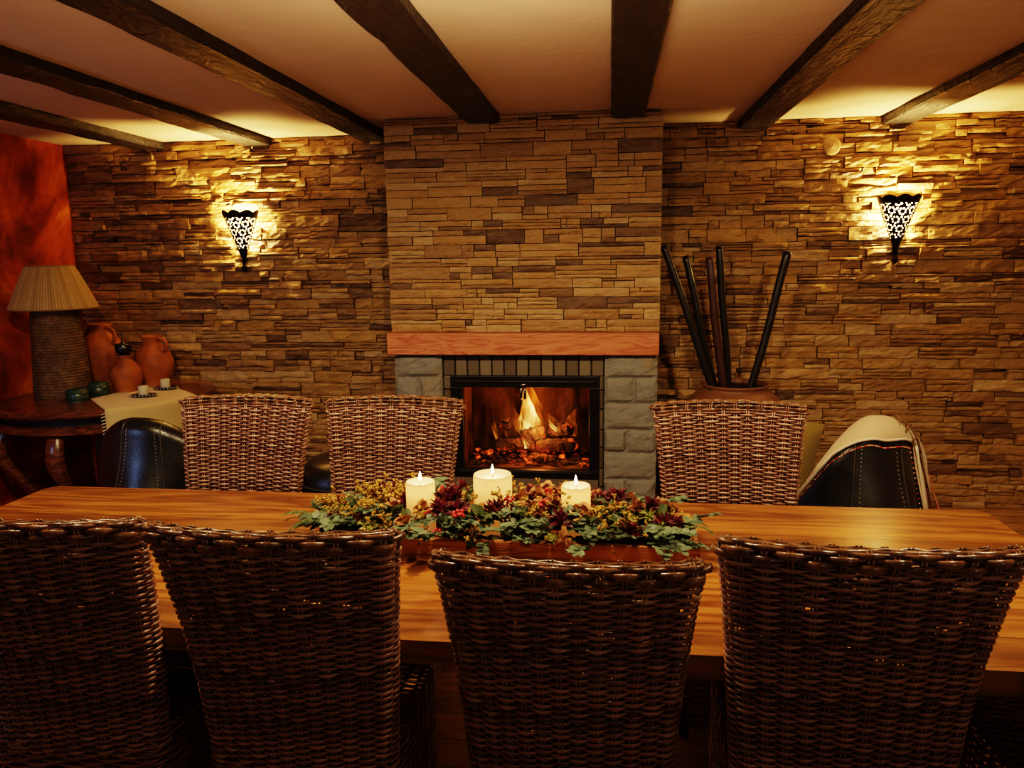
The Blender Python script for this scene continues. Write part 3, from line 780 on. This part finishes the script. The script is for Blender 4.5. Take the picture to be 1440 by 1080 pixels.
def gpos(kind, i, n):
    for _ in range(60):
        u = (i+R.random())/n; x = GX0+.03+(GX1-GX0-.06)*((u*7.31+R.random()*.25) % 1.0); yy = 2.2+R.uniform(-1, 1)*.18
        if kind == 'fern_sprig': x, yy = (R.uniform(-.93, -.80), R.uniform(2.03, 2.2)) if i < 5 else (R.uniform(.18, .24), R.uniform(2.05, 2.3))
        if kind == 'eucalyptus_sprig' and i % 2: yy = 2.2-R.uniform(.06, .15)
        if kind == 'dried_petal_cluster' and i % 2: x = R.uniform(-.30, -.02); yy = R.uniform(2.12, 2.38)
        if kind == 'yellow_flower_spray' and i % 3 == 0: x = R.uniform(-.92, -.62)
        if kind == 'lime_leaf_cluster' and i % 3 == 0: x = R.choice([R.uniform(-.93, -.75), R.uniform(.05, .25)])
        ex = ((x+.33)/.60)**2+((yy-2.205)/.185)**2
        if ex > 1: continue
        if all(math.hypot(x-c[0], yy-c[1]) > c[2]+.020 for c in cands): return x, yy, ex
    return None
for nm, (fn, mt, cnt) in kinds.items():
    protos = []
    for i in range(cnt):
        g = gpos(nm, i, cnt)
        if g is None: continue
        x, yy, ex = g
        if len(protos) < 4:
            o = fn(100+i*7).build(nm, M[mt], gar); protos.append(o)
        else:
            o = R.choice(protos).copy(); COL.objects.link(o); o.parent = gar
        zz = .812+.052*(1-ex)**.5+R.uniform(-.012, .022)
        if nm in ('burgundy_flower', 'yellow_flower_spray', 'dried_petal_cluster', 'red_berry_cluster'): zz += .016
        if nm == 'red_berry_cluster': zz += .006
        if 2.0 < yy < 2.06 or abs(x+.33) > .5: zz -= .012
        ang = math.atan2(yy-2.2, (x+.33)*.25)+R.uniform(-.9, .9) if nm in ('eucalyptus_sprig', 'fern_sprig') else R.uniform(0, 6.3)
        o.location = (x+.32, yy-2.2, zz-.77); s = R.uniform(.85, 1.25)
        tilt = R.uniform(-.15, .3)*(1 if nm in ('eucalyptus_sprig',) else .6)
        o.rotation_euler = (R.uniform(-.25, .25), tilt, ang); o.scale = (s, s, s)
n = 40; m = 12; G = np.zeros((n, m, 3))
mb = MB()
for i in range(26):
    x = -.86+i*.0435; 
    for dy in (-.11, -.04, .04, .11):
        if ((x+.33)/.58)**2+(dy/.17)**2 > 1: continue
        if any(math.hypot(x-c[0], 2.2+dy-c[1]) < c[2]+.034 for c in cands): continue
        mb.ball((x+.32, dy, .018+random.uniform(0, .01)), .034, 9, 6, 0, 0, (1, 1, .75), .15)
mb.build('moss_base', M['moss'], gar, smooth=False)

# ---------------------------------------------------------------- tub armchairs
AW, AR, AF = .335, .33, .26
def plan(s):
    la = AF+.02; lc = PI*.39; tot = 2*la+lc; d = s*tot
    if d < la: return np.array([AW, AF-d]), np.array([1., 0])
    if d > la+lc: return np.array([-AW, -.02+(d-la-lc)]), np.array([-1., 0])
    a = (d-la)/lc*PI
    p = np.array([AW*math.cos(a), -.02-AR*math.sin(a)]); nn = np.array([math.cos(a)/AW, -math.sin(a)/AR]); return p, nn/np.linalg.norm(nn)
FALL = .60; BUL = .5
def tubH(s, hb, ha):
    q = abs(s-.5)*2
    return ha+(hb-ha)*(.5+.5*math.cos(PI*min(1, max(0, (q-.03)/FALL))))
TT = .15
def shell(s, t, hb=.85, ha=.60, o_=0.0):
    p, nn = plan(s); H = tubH(s, hb, ha); r = TT/2+o_
    if t < .45: z = .07+(H-TT/2-.07)*t/.45; q = r; u_ = min(1, t/.45); bul = .060*math.sin(PI*u_**.8)+.060*math.exp(-((s-BUL)/.075)**2-((u_-.57)/.17)**2)
    elif t < .65: a = (t-.45)/.2*PI; z = H-TT/2+(TT/2+o_)*math.sin(a); q = r*math.cos(a); bul = 0
    else: z = H-TT/2-(H-TT/2-.36)*(t-.65)/.35; q = -r; bul = 0
    lean = .05*max(0, z-.30)
    P = p+nn*(q+bul+lean); return np.array([P[0], P[1], z])
def armchair(name, loc, rz, hb, ha, lab):
    root = empty(name, loc, rz, lab, 'armchair')
    S = np.linspace(0, 1, 64); T = np.concatenate([np.linspace(0, .45, 14), np.linspace(.45, .65, 12)[1:], np.linspace(.65, 1, 8)[1:]])
    G = np.array([[shell(s, t, hb, ha) for t in T] for s in S]); mb = MB().grid(G); k = len(T)
    mb.f.append(tuple(range(k))); mb.f.append(tuple((len(S)-1)*k+j for j in range(k))[::-1]); mb.fm += [0, 0]
    mb.build('tub_shell', M['leather'], root)
    for s0, s1 in ((.475, .462), (.575, .63)) if BUL > .5 else ((.425, .37), (.525, .538)):
        mb = MB(); mb.tube([shell(s0+(s1-s0)*(1-u)**2, .02+u*.50, hb, ha, .001) for u in np.linspace(0, 1, 26)], .0042, 6)
        seam = mb.build('seam_piping', M['piping'], root)
        mb = MB()
        for u in np.linspace(.25, .92, 34):
            p = shell(s0+(s1-s0)*(1-u)**2+(.013 if s0 < BUL else -.013), .02+u*.50, hb, ha, .0012); mb.ball(p, .0022, 6, 4, sc=(1, 1, 1.6))
        mb.build('stitching', M['stitch'], seam)
    mb = MB(); nx = 16; G = np.zeros((nx, nx, 3))
    for sgn, z0 in ((1, .40), (-1, .30)):
        for i in range(nx):
            for j in range(nx):
                u, w = i/(nx-1)*2-1, j/(nx-1)*2-1; e = (1-u**6)*(1-w**6)
                G[i, j] = (u*.25, -.02+w*.27, .32+sgn*.075*max(0, e)**.5)
        mb.grid(G.copy())
    mb.build('seat_cushion', M['leather'], root)
    MB().box((0, .02, .19), (.52, .46, .2)).build('base', M['leather'], root, smooth=False, bevel=.02)
    for sx in (-1, 1):
        for yy in (-.20, .20): MB().lathe([(.018, 0), (.026, .09)], (sx*.22, yy, 0), 12).build('foot', M['darkwood'], root)
    return root
FALL = .80; BUL = .47
aL = armchair('leather_armchair', (-2.24, 3.74, 0), math.atan2(-.12, .99), .87, .50, 'black leather tub armchair before the corner console, left of the rattan chairs')
FALL = .60; BUL = .53
aR = armchair('leather_armchair', (.975, 3.62, 0), math.atan2(.38, .92), .93, .40, 'black leather tub armchair with a cream throw over its back, right side')
pf = empty('leather_pouf', (-1.45, 4.0, 0), .1, 'low black leather pouf glimpsed between the two left rattan chairs', 'pouf')
MB().lathe([(.24, 0), (.27, .02), (.285, .20), (.285, .40), (.27, .475), (.22, .515), (.10, .53), (.004, .532)], (0, 0, 0), 48).build('pouf_body', M['leather'], pf)
MB().tube([(.288*math.cos(t), .288*math.sin(t), .405) for t in np.linspace(0, 2*PI, 60, endpoint=False)], .005, 6, True).build('piping', M['piping'], pf)
# throw over the right armchair's back
th = empty('wool_throw', aR.location, aR.rotation_euler[2], 'cream wool throw with red woven end draped over the right armchair', 'throw')
def tlow(s):      # how far down the outer side it hangs (t), deep at one end
    q = .452+.06*min(1, max(0, (s-.52)/.1))
    return q if s > .44 else (q-.42*min(1, (.44-s)/.05))
THB, THA = .93, .40
s0_, s1_ = .26, .78
mb = MB(); n = 70; k = 34; G = np.zeros((n, k, 3))
for i in range(n):
    s = s0_+(s1_-s0_)*i/(n-1); lo = tlow(s)
    for j in range(k):
        t = lo+(.80-lo)*j/(k-1); wob = .004*math.sin(s*46)*math.sin(t*9)
        G[i, j] = shell(s, t, THB, THA, .012+wob+(.012 if s < .42 else 0))
mb.grid(G); o = mb.build('blanket', M['throw'], th)
sm = o.modifiers.new('thick', 'SOLIDIFY'); sm.thickness = .008; sm.offset = 1
mb = MB().tube([shell(s, tlow(s)+.002, THB, THA, .016) for s in np.linspace(.44, s1_, 50)], .006, 6); mb.tube([shell(.437-.06*u, .45-.42*u, THB, THA, .020) for u in np.linspace(0, 1, 24)], .006, 6); mb.build('edge_binding', M['throw_edge'], th, label='pale bound edge')
mb = MB()
for s in np.linspace(.45, s1_-.01, 90): mb.ball(shell(s, tlow(s)-.018, THB, THA, .006), .0034, 6, 4)
[mb.ball(shell(.452-.06*u, .45-.42*u, THB, THA, .006), .0034, 6, 4) for u in np.linspace(0, 1, 36)]; mb.build('edge_stitching', M['red'], th, label='red and cream stitched border')
mb = MB(); G = np.array([[shell(s, t+.9*(s-.38), THB, THA, .040+.35*max(0, .37-t)) for t in np.linspace(.22, .37, 10)] for s in np.linspace(.36, .425, 12)]); mb.grid(G)
mb.build('woven_band', M['red'], th, label='red and cream woven end band')
mb = MB()
def tw(a, b): return np.array([shell(a[0]+(b[0]-a[0])*u, a[1]+(b[1]-a[1])*u, THB, THA, .026) for u in np.linspace(0, 1, 12)])
for a, b in (((.47, .53), (.425, .44)), ((.425, .44), (.41, .36)), ((.47, .53), (.475, .50)), ((.455, .50), (.468, .48)), ((.44, .47), (.455, .455)), ((.455, .505), (.44, .505))): mb.tube(tw(a, b), .005, 6)
mb.build('twig_motif', M['twig'], th, label='brown twig motif')
# cushion on the right armchair
mb = MB(); nx = 18
for sgn in (1, -1):
    G = np.zeros((nx, nx, 3))
    for i in range(nx):
        for j in range(nx):
            u, w = i/(nx-1)*2-1, j/(nx-1)*2-1; e = max(0, (1-u*u)*(1-w*w)); pin = 1-.08*(1-abs(u))*0
            G[i, j] = (u*.20*(1-.06*(1-w*w)), sgn*.075*e**.55, w*.20*(1-.06*(1-u*u)))
    mb.grid(G)
cu = mb.build('scatter_cushion', M['cushion'], None); cu.scale = (1.08, 1.08, 1.08); cu.location = (.80, 3.78, .632); cu.rotation_euler = (.15, .12, -.35)
tag(cu, 'olive gold cushion between the right rattan chair and the throw-covered armchair', 'cushion')

# ---------------------------------------------------------------- corner console with lamp and jugs
TC = np.array([-3.2, 4.4]); TR = .655; TZ = .80
con = empty('corner_console', (TC[0], TC[1], 0), 0, 'dark rounded wooden console table in the corner under the lamp and jugs', 'table')
def dpoly(r, z, n=96):
    V = []
    for a in np.linspace(0, 2*PI, n, endpoint=False):
        x, yy = TC+r*np.array([math.cos(a), math.sin(a)]); V.append((max(x, WL+.012), min(yy, WB-.075), z))
    return V
def dslab(prof):
    mb = MB(); G = np.array([dpoly(r, z) for r, z in prof]); mb.grid(G, cv=True); n = 96
    mb.f.append(tuple(range(n))[::-1]); mb.f.append(tuple((len(prof)-1)*n+j for j in range(n))); mb.fm += [0, 0]; return mb
def cpart(mb, name, m, **kw):
    o = mb.build(name, m, None, **kw); o.parent = con; o.matrix_parent_inverse = Matrix.Translation(-Vector(con.location)); return o
cpart(dslab([(TR-.012, TZ-.04), (TR, TZ-.028), (TR, TZ-.008), (TR-.008, TZ)]), 'tabletop', M['console'], smooth=False)
cpart(dslab([(TR-.08, .70), (TR-.08, TZ-.038)]), 'frieze', M['darkwood'], smooth=False)
cpart(dslab([(TR-.055, .655), (TR-.03, .665), (TR-.03, .695), (TR-.05, .705)]), 'apron_ring', M['console'], smooth=False)
for ang in (-1.45, -.80, -.15, -2.3):
    d = np.array([math.cos(ang), math.sin(ang)]); mb = MB(); P = []; Rr = []
    for u in np.linspace(0, 1, 20):
        rad = TR-.10+.075*math.sin(u*2*PI)*(1-u*.4)-.10*u; q = TC+d*rad
        P.append((max(q[0], WL+.06), q[1], .66*(1-u))); Rr.append(.045-.020*u+.014*math.sin(u*PI*2))
    mb.tube(P, Rr, 10, flat=.7); cpart(mb, 'leg', M['console'])
# runner
ru = empty('linen_runner', (-2.85, 4.25, TZ), 0, 'cream linen runner with fringed edge hanging off the corner console', 'table runner')
A_, B_, C_, D_ = np.array([-3.141, 4.17]), np.array([-3.096, 4.83]), np.array([-2.553, 4.33]), np.array([-2.83, 3.862])
mb = MB(); n, k = 26, 40; G = np.zeros((n, k, 3))
a0 = math.atan2(*(D_-TC)[::-1]); a1 = math.atan2(*(C_-TC)[::-1])
for i in range(n):
    u = i/(n-1); st = A_+(B_-A_)*u; an = a0+(a1-a0)*u; rim = TC+(TR+.006)*np.array([math.cos(an), math.sin(an)])
    for j in range(k):
        if j < 18: q = st+(rim-st)*j/17; G[i, j] = (q[0], q[1], TZ+.003)
        else:
            w = (j-17)/(k-18); rr = TR+.008+.012*w+.006*math.sin(u*14)*w; q = TC+rr*np.array([math.cos(an), math.sin(an)]); G[i, j] = (q[0], q[1], TZ+.002-.42*w)
mb.grid(G); o = mb.build('cloth', M['runner'], None); o.parent = ru; o.matrix_parent_inverse = Matrix.Translation(-Vector(ru.location))
o.modifiers.new('thick', 'SOLIDIFY').thickness = .002
mb = MB()
for j in range(18, k):
    for d in np.linspace(0, .9, 2):
        p = G[0, j]*(1-d)+G[0, min(j+1, k-1)]*d; t_ = np.array([math.sin(a0), -math.cos(a0), 0]); mb.tube([p+np.array([0, 0, 0]), p+t_*.012-np.array([0, 0, .002]), p+t_*.022-np.array([0, 0, .006])], .0022, 4)
o = mb.build('fringe', M['throw_edge'], None); o.parent = ru; o.matrix_parent_inverse = Matrix.Translation(-Vector(ru.location))
# lamp
lx, ly_ = -3.425, 4.31
la = empty('table_lamp', (lx, ly_, TZ), 0, 'large table lamp with pleated cream shade and coiled rope base', 'lamp')
mb = MB(); prof = []; nr = 30
for i in range(nr*4+1):
    u = i/(nr*4); z = u*.545; r = .160-.030*u+.007*abs(math.sin(PI*i/4)); prof.append((r, z+.0))
mb.lathe(prof, (0, 0, 0), 56); mb.build('lamp_base', M['rope'], la)
MB().lathe([(.125, .545), (.127, .575), (.05, .58), (.012, .585), (.012, .70)], (0, 0, 0), 40).build('lamp_collar', M['darkwood'], la)
n = 360; rows = [(.246, .548), (.244, .556), (.219, .615), (.192, .68), (.163, .745), (.134, .803), (.130, .808)]
a = np.linspace(0, 2*PI, n, endpoint=False); G = np.array([[((r+.0022*math.cos(90*t))*math.cos(t), (r+.0022*math.cos(90*t))*math.sin(t), z) for t in a] for r, z in rows])
rnd = np.tile(.5+.28*np.cos(90*a)+.22*np.sin(a*23.3)*np.cos(a*7.1), len(rows)); mb = MB().grid(G, cv=True, rnd=np.clip(rnd, 0, 1))
mb.build('lamp_shade', M['shade'], la)
mb = MB(); mb.tube([(.246*math.cos(t), .246*math.sin(t), .548) for t in a[::6]], .004, 6, True); mb.tube([(.130*math.cos(t), .130*math.sin(t), .808) for t in a[::6]], .004, 6, True)
for t in (0, 2.09, 4.19): mb.tube([(.012*math.cos(t), .012*math.sin(t), .70), (.130*math.cos(t), .130*math.sin(t), .806)], .002, 5)
mb.build('shade_ring', M['shade'], la)

def jug(loc, prof, handles, lab, ln=40):
    j = empty('terracotta_jug', loc, 0, lab, 'jug', 'terracotta jugs on the corner console')
    MB().lathe(prof, (0, 0, 0), ln).build('jug_body', M['terra'], j)
    for (r0, z0, r1, z1, ang, bulge, rad) in handles:
        P = []
        for u in np.linspace(0, 1, 16):
            r = r0+(r1-r0)*u+bulge*math.sin(PI*u); z = z0+(z1-z0)*u+.02*math.sin(PI*u); P.append((r*math.cos(ang), r*math.sin(ang), z))
        MB().tube(P, rad, 8, flat=1.4).build('handle', M['terra'], j)
    return j
def hollow(outer, th=.008): return outer+[(max(.003, r-th), z) for r, z in outer[::-1] if z > .03]+[(.003, .03)]
jug((-3.415, 4.70, TZ), hollow([(.085, 0), (.11, .05), (.138, .14), (.148, .21), (.138, .27), (.10, .325), (.068, .355), (.060, .385), (.074, .405), (.078, .418)]),
    [(.070, .395, .125, .285, -.35, .045, .011), (.070, .395, .125, .285, PI-.35, .045, .011)], 'tall terracotta jug with two handles, at the back beside the lamp')
jug((-3.045, 4.69, TZ), hollow([(.075, 0), (.105, .05), (.128, .12), (.130, .165), (.112, .22), (.072, .268), (.058, .290), (.058, .310), (.068, .328), (.070, .338)]),
    [(.062, .320, .108, .235, -.2, .035, .010)], 'round terracotta jug with one handle, rightmost of the three')
js = jug((-3.085, 4.45, TZ), hollow([(.060, 0), (.085, .04), (.100, .10), (.092, .145), (.060, .19), (.042, .212), (.040, .228), (.050, .24)], .006), [], 'small terracotta jug with black stopper, in front of the other two')
MB().lathe([(.030, .222), (.034, .252), (.047, .256), (.050, .27), (.050, .305), (.044, .312), (.012, .316), (.012, .328), (.004, .334)], (0, 0, 0), 28).build('stopper', M['black'], js, label='black glossy stopper')

for loc, r, h, lab in (((-3.195, 4.13, TZ), .062, .085, 'front dark green lidded pot beside the rope lamp base'), ((-3.180, 4.305, TZ), .060, .095, 'rear dark green lidded pot between lamp base and small jug')):
    g = empty('green_pot', loc, 0, lab, 'pot', 'green pots on the corner console')
    MB().lathe([(r*.85, 0), (r, .01), (r, h*.6), (r*.96, h*.62)], (0, 0, 0), 28).build('pot_body', M['green'], g)
    MB().lathe([(r*1.04, h*.62), (r*1.05, h*.76), (r*.8, h*.9), (r*.25, h*.96), (.008, h)], (0, 0, 0), 28).build('lid', M['green'], g)
for loc, rz, lab in (((-2.845, 4.255, TZ+.0055), .2, 'front pale candle stub on a black beaded dish, on the runner'), ((-2.865, 4.52, TZ+.0055), .1, 'rear pale candle stub on a black beaded dish, by the right jug')):
    hldr = empty('candle_holder', loc, rz, lab, 'candle holder', 'small candle holders on the runner')
    MB().lathe([(.066, 0), (.078, .006), (.078, .016), (.066, .018), (.004, .014)], (0, 0, 0), 30, sy=.62).build('dish', M['black'], hldr)
    mb = MB()
    for k in range(22):
        t = 2*PI*k/22; mb.ball((.078*math.cos(t), .078*.62*math.sin(t), .012), .0052, 6, 4)
    mb.build('beads', M['white'], hldr)
    MB().lathe([(.029, .016), (.030, .02), (.030, .062), (.026, .068), (.003, .064)], (0, 0, 0), 24).build('candle_stub', M['stubwax'], hldr)

# ---------------------------------------------------------------- big vase with poles
va = empty('floor_vase', (.74, 4.58, 0), 0, 'wide brown clay floor vase holding dark poles beside the chimney', 'vase')
MB().lathe(hollow([(.16, 0), (.20, .06), (.275, .25), (.325, .45), (.335, .56), (.31, .68), (.265, .765), (.215, .812), (.188, .832), (.186, .842), (.200, .852), (.200, .862)], .014), (0, 0, 0), 56).build('vase_body', M['clay'], va)
def polem(name, rough, hue):
    t = NT(name); t.bsdf(t.mix(t.noise(t.coords((30, 30, 3)), 1, 4), hue, tuple(x*2.2 for x in hue)), rough, 0, t.bump(t.noise(t.coords((60, 60, 6)), 1, 3), .3, .004), .2, .5); return t.m
PB = polem('black_bamboo', .32, (.007,.005,.005)); PR = polem('red_brown_bamboo', .4, (.030,.011,.007))
poles = [((.309, 1.675), (.607, .85), 4.49, .020, PB, 'black pole leaning furthest left in the clay vase'),
         ((.434, 1.614), (.622, .85), 4.69, .021, PB, 'black pole, second from left in the clay vase'),
         ((.573, 1.607), (.672, .85), 4.59, .024, PR, 'reddish brown split pole just left of the upright pole in vase'),
         ((.630, 1.668), (.706, .85), 4.64, .021, PB, 'nearly upright pole in the middle of the clay vase'),
         ((1.023, 1.630), (.848, .85), 4.54, .023, PB, 'black pole leaning to the right in the clay vase')]
for i, (t_, b_, yy, r, m, lab) in enumerate(poles):
    P = []; Rr = []; zb = .30+.05*i; k_ = yy/4.62
    t_ = (t_[0]*k_, 1.62+(t_[1]-1.62)*k_); b_ = (b_[0]*k_, 1.62+(b_[1]-1.62)*k_)
    for u in np.linspace(0, 1, 40):
        z = t_[1]+(zb-t_[1])*u; x = t_[0]+(b_[0]-t_[0])*(t_[1]-z)/(t_[1]-b_[1])
        P.append((x+.004*math.sin(u*9+i), yy+.003*math.cos(u*7+i), z)); Rr.append(r*(1+.10*max(0, math.cos(u*40+i))**8))
    tag(MB().tube(P, Rr, 12).build('bamboo_pole', m), lab, 'pole', 'poles in the clay vase')

# round cover on the wall
tag(MB().lathe([(.050, 0), (.053, .004), (.051, .010), (.04, .013), (.004, .014)], (0, 0, 0), 36).build('round_wall_cover', M['cover']), 'round beige cover disc high on the stone wall, left of right sconce', 'wall cover')
rc_ = bpy.data.objects['round_wall_cover']; rc_.rotation_euler = (PI/2, 0, 0); rc_.location = (1.316, 4.945, 2.253)

# ---------------------------------------------------------------- sconces
def sconce(cx, lab):
    root = empty('wall_sconce', (cx, WB-.05, 1.55), 0, lab, 'wall lamp', 'pierced cone sconces on the stone wall')
    H0, H1 = .055, .405; RX, RY = .132, .105; nu, nv = 190, 190; k_ = RX/.38
    holes = []
    d = .060
    for i in range(-6, 7):
        for j in range(0, 12):
            px = (i+.5*(j % 2))*d; pz = .06+j*d*.87; holes.append((px, pz, .0085, 'c'))
            for q in range(7): holes.append((px+.0185*math.cos(2*PI*q/7+j), pz+.0185*math.sin(2*PI*q/7+j), .0048, 'p'))
            holes.append((px+d*.5, pz+d*.30, .0050, 's'))
    hc = np.array([(a, b, c) for a, b, c, kk in holes if kk != 'c'])
    ph = np.linspace(-PI/2, PI/2, nu+1); vv = np.linspace(0, 1, nv+1)
    def pt(p, v, sc=1.0):
        r = (.03+.97*v); z = H0+(H1-H0)*v
        return np.array([RX*r*math.sin(p)*sc, -.02-RY*r*math.cos(p)*sc, z])
    V = []; idx = {}
    mb = MB()
    Pm, Vm = np.meshgrid((ph[:-1]+ph[1:])/2, (vv[:-1]+vv[1:])/2, indexing='ij')
    rho = (.03+.97*Vm)*.37; ux = rho*np.sin(Pm*k_); uz = rho*np.cos(Pm*k_)
    solid = np.ones_like(ux, bool)
    for a, b, c in hc: solid &= ~((ux-a)**2+(uz-b)**2 < c*c)
    solid |= (Vm > .86) | (Vm < .27) | (np.abs(Pm) > 1.50)
    scal = .955+.045*np.abs(np.cos(Pm*4.5)); solid &= ~(Vm > scal)
    G = np.array([[pt(p, v) for v in vv] for p in ph]); ids = -np.ones((nu+1, nv+1), int); Vs = []; F = []
    for i in range(nu):
        for j in range(nv):
            if solid[i, j]:
                f = []
                for a, b in ((i, j), (i+1, j), (i+1, j+1), (i, j+1)):
                    if ids[a, b] < 0: ids[a, b] = len(Vs); Vs.append(G[a, b])
                    f.append(ids[a, b])
                F.append(tuple(f))
    mb.add(Vs, F); o = mb.build('pierced_shade', M['iron'], root); o.modifiers.new('t', 'SOLIDIFY').thickness = .0016
    mb = MB(); ph2 = np.linspace(-PI/2*.94, PI/2*.94, 32); mb.grid(np.array([[pt(p, v, .92)+np.array([0, .004, 0]) for v in np.linspace(.05, .88, 10)] for p in ph2])); mb.build('liner', M['liner'], root, label='frosted white liner')
    MB().lathe([(.004, -.005), (.014, .008), (.019, .022), (.014, .036), (.008, .044), (.012, .056), (.017, .075)], (0, -.024, 0), 20).build('finial', M['iron'], root)
    mb = MB(); mb.box((0, .015, .22), (.022, .014, .30)); mb.box((0, -.0, .08), (.016, .045, .012)); mb.build('wall_bracket', M['iron'], root, smooth=False)
    MB().lathe([(.008, .15), (.012, .16), (.012, .185), (.02, .21), (.024, .235), (.018, .26), (.004, .27)], (0, -.035, 0), 16).build('bulb', glowy('bulb_glow', (1, .74, .40), 25), root)
    for (z, yy, pw, rad) in ((.345, -.055, 64.0, .012), (.24, -.004, 18, .010)):
        L = bpy.data.lights.new('sconce_light', 'POINT'); L.energy = pw; L.color = (1, .62, .20); L.shadow_soft_size = rad
        lo = bpy.data.objects.new('sconce_light', L); link(lo, root); lo.location = (0, yy, z)
sconce(-2.468, 'pierced black metal cone sconce glowing on the left stone wall')
sconce(1.716, 'pierced black metal cone sconce glowing on the right stone wall')

# ---------------------------------------------------------------- lights
def light(name, kind, loc, energy, color, size=.1, target=None, **kw):
    L = bpy.data.lights.new(name, kind); L.energy = energy; L.color = color
    if kind == 'AREA': L.size = size; L.shape = 'DISK'
    else: L.shadow_soft_size = size
    for k, v in kw.items(): setattr(L, k, v)
    o = bpy.data.objects.new(name, L); link(o); o.location = loc
    if target is not None: o.rotation_euler = (Vector(target)-Vector(loc)).to_track_quat('-Z', 'Y').to_euler()
    return o
for x in (-1.75, -.30, 1.15):
    light('ceiling_downlight', 'SPOT', (x, 1.9, 2.36), 84, (1, .72, .40), .05, (x, 2.75, .6), spot_size=2.5, spot_blend=.8)
light('fire_light', 'POINT', (-.44, 4.64, .56), 7, (1, .36, .08), .06)
light('ember_light', 'POINT', (-.45, 4.56, .43), 2.0, (1, .22, .04), .05)
light('window_light', 'AREA', (-3.6, 1.7, 1.25), 6, (.35, .55, 1.0), .6, (-2.2, 3.7, .6))
light('rear_fill', 'POINT', (2.15, -1.1, 1.75), 13, (1, .84, .64), .16)  # fill added behind the camera for leather highlight and near chair backs
light('rear_fill', 'POINT', (-1.6, -1.3, 2.1), 5, (1, .84, .64), .12)  # weaker added fill on the other side, not a fixture
light('ceiling_fill', 'AREA', (-.3, 1.75, 1.75), 15, (1, .68, .40), 1.2, (-.3, 1.751, 2.6))  # unseen upward fill added in mid-air to brighten the ceiling; no fixture
w = bpy.data.worlds.new('world'); scene.world = w; w.use_nodes = True
w.node_tree.nodes['Background'].inputs[0].default_value = (1, .66, .42, 1); w.node_tree.nodes['Background'].inputs[1].default_value = .05
scene.view_settings.view_transform = 'Filmic'
try: scene.view_settings.look = 'High Contrast'
except Exception: pass
scene.view_settings.exposure = 0.3
try:
    scene.cycles.use_denoising = True; scene.cycles.denoiser = 'OPENIMAGEDENOISE'
    scene.cycles.max_bounces = 8; scene.cycles.transparent_max_bounces = 12; scene.cycles.sample_clamp_indirect = 4.0
    scene.cycles.caustics_reflective = False; scene.cycles.caustics_refractive = False
except Exception: pass
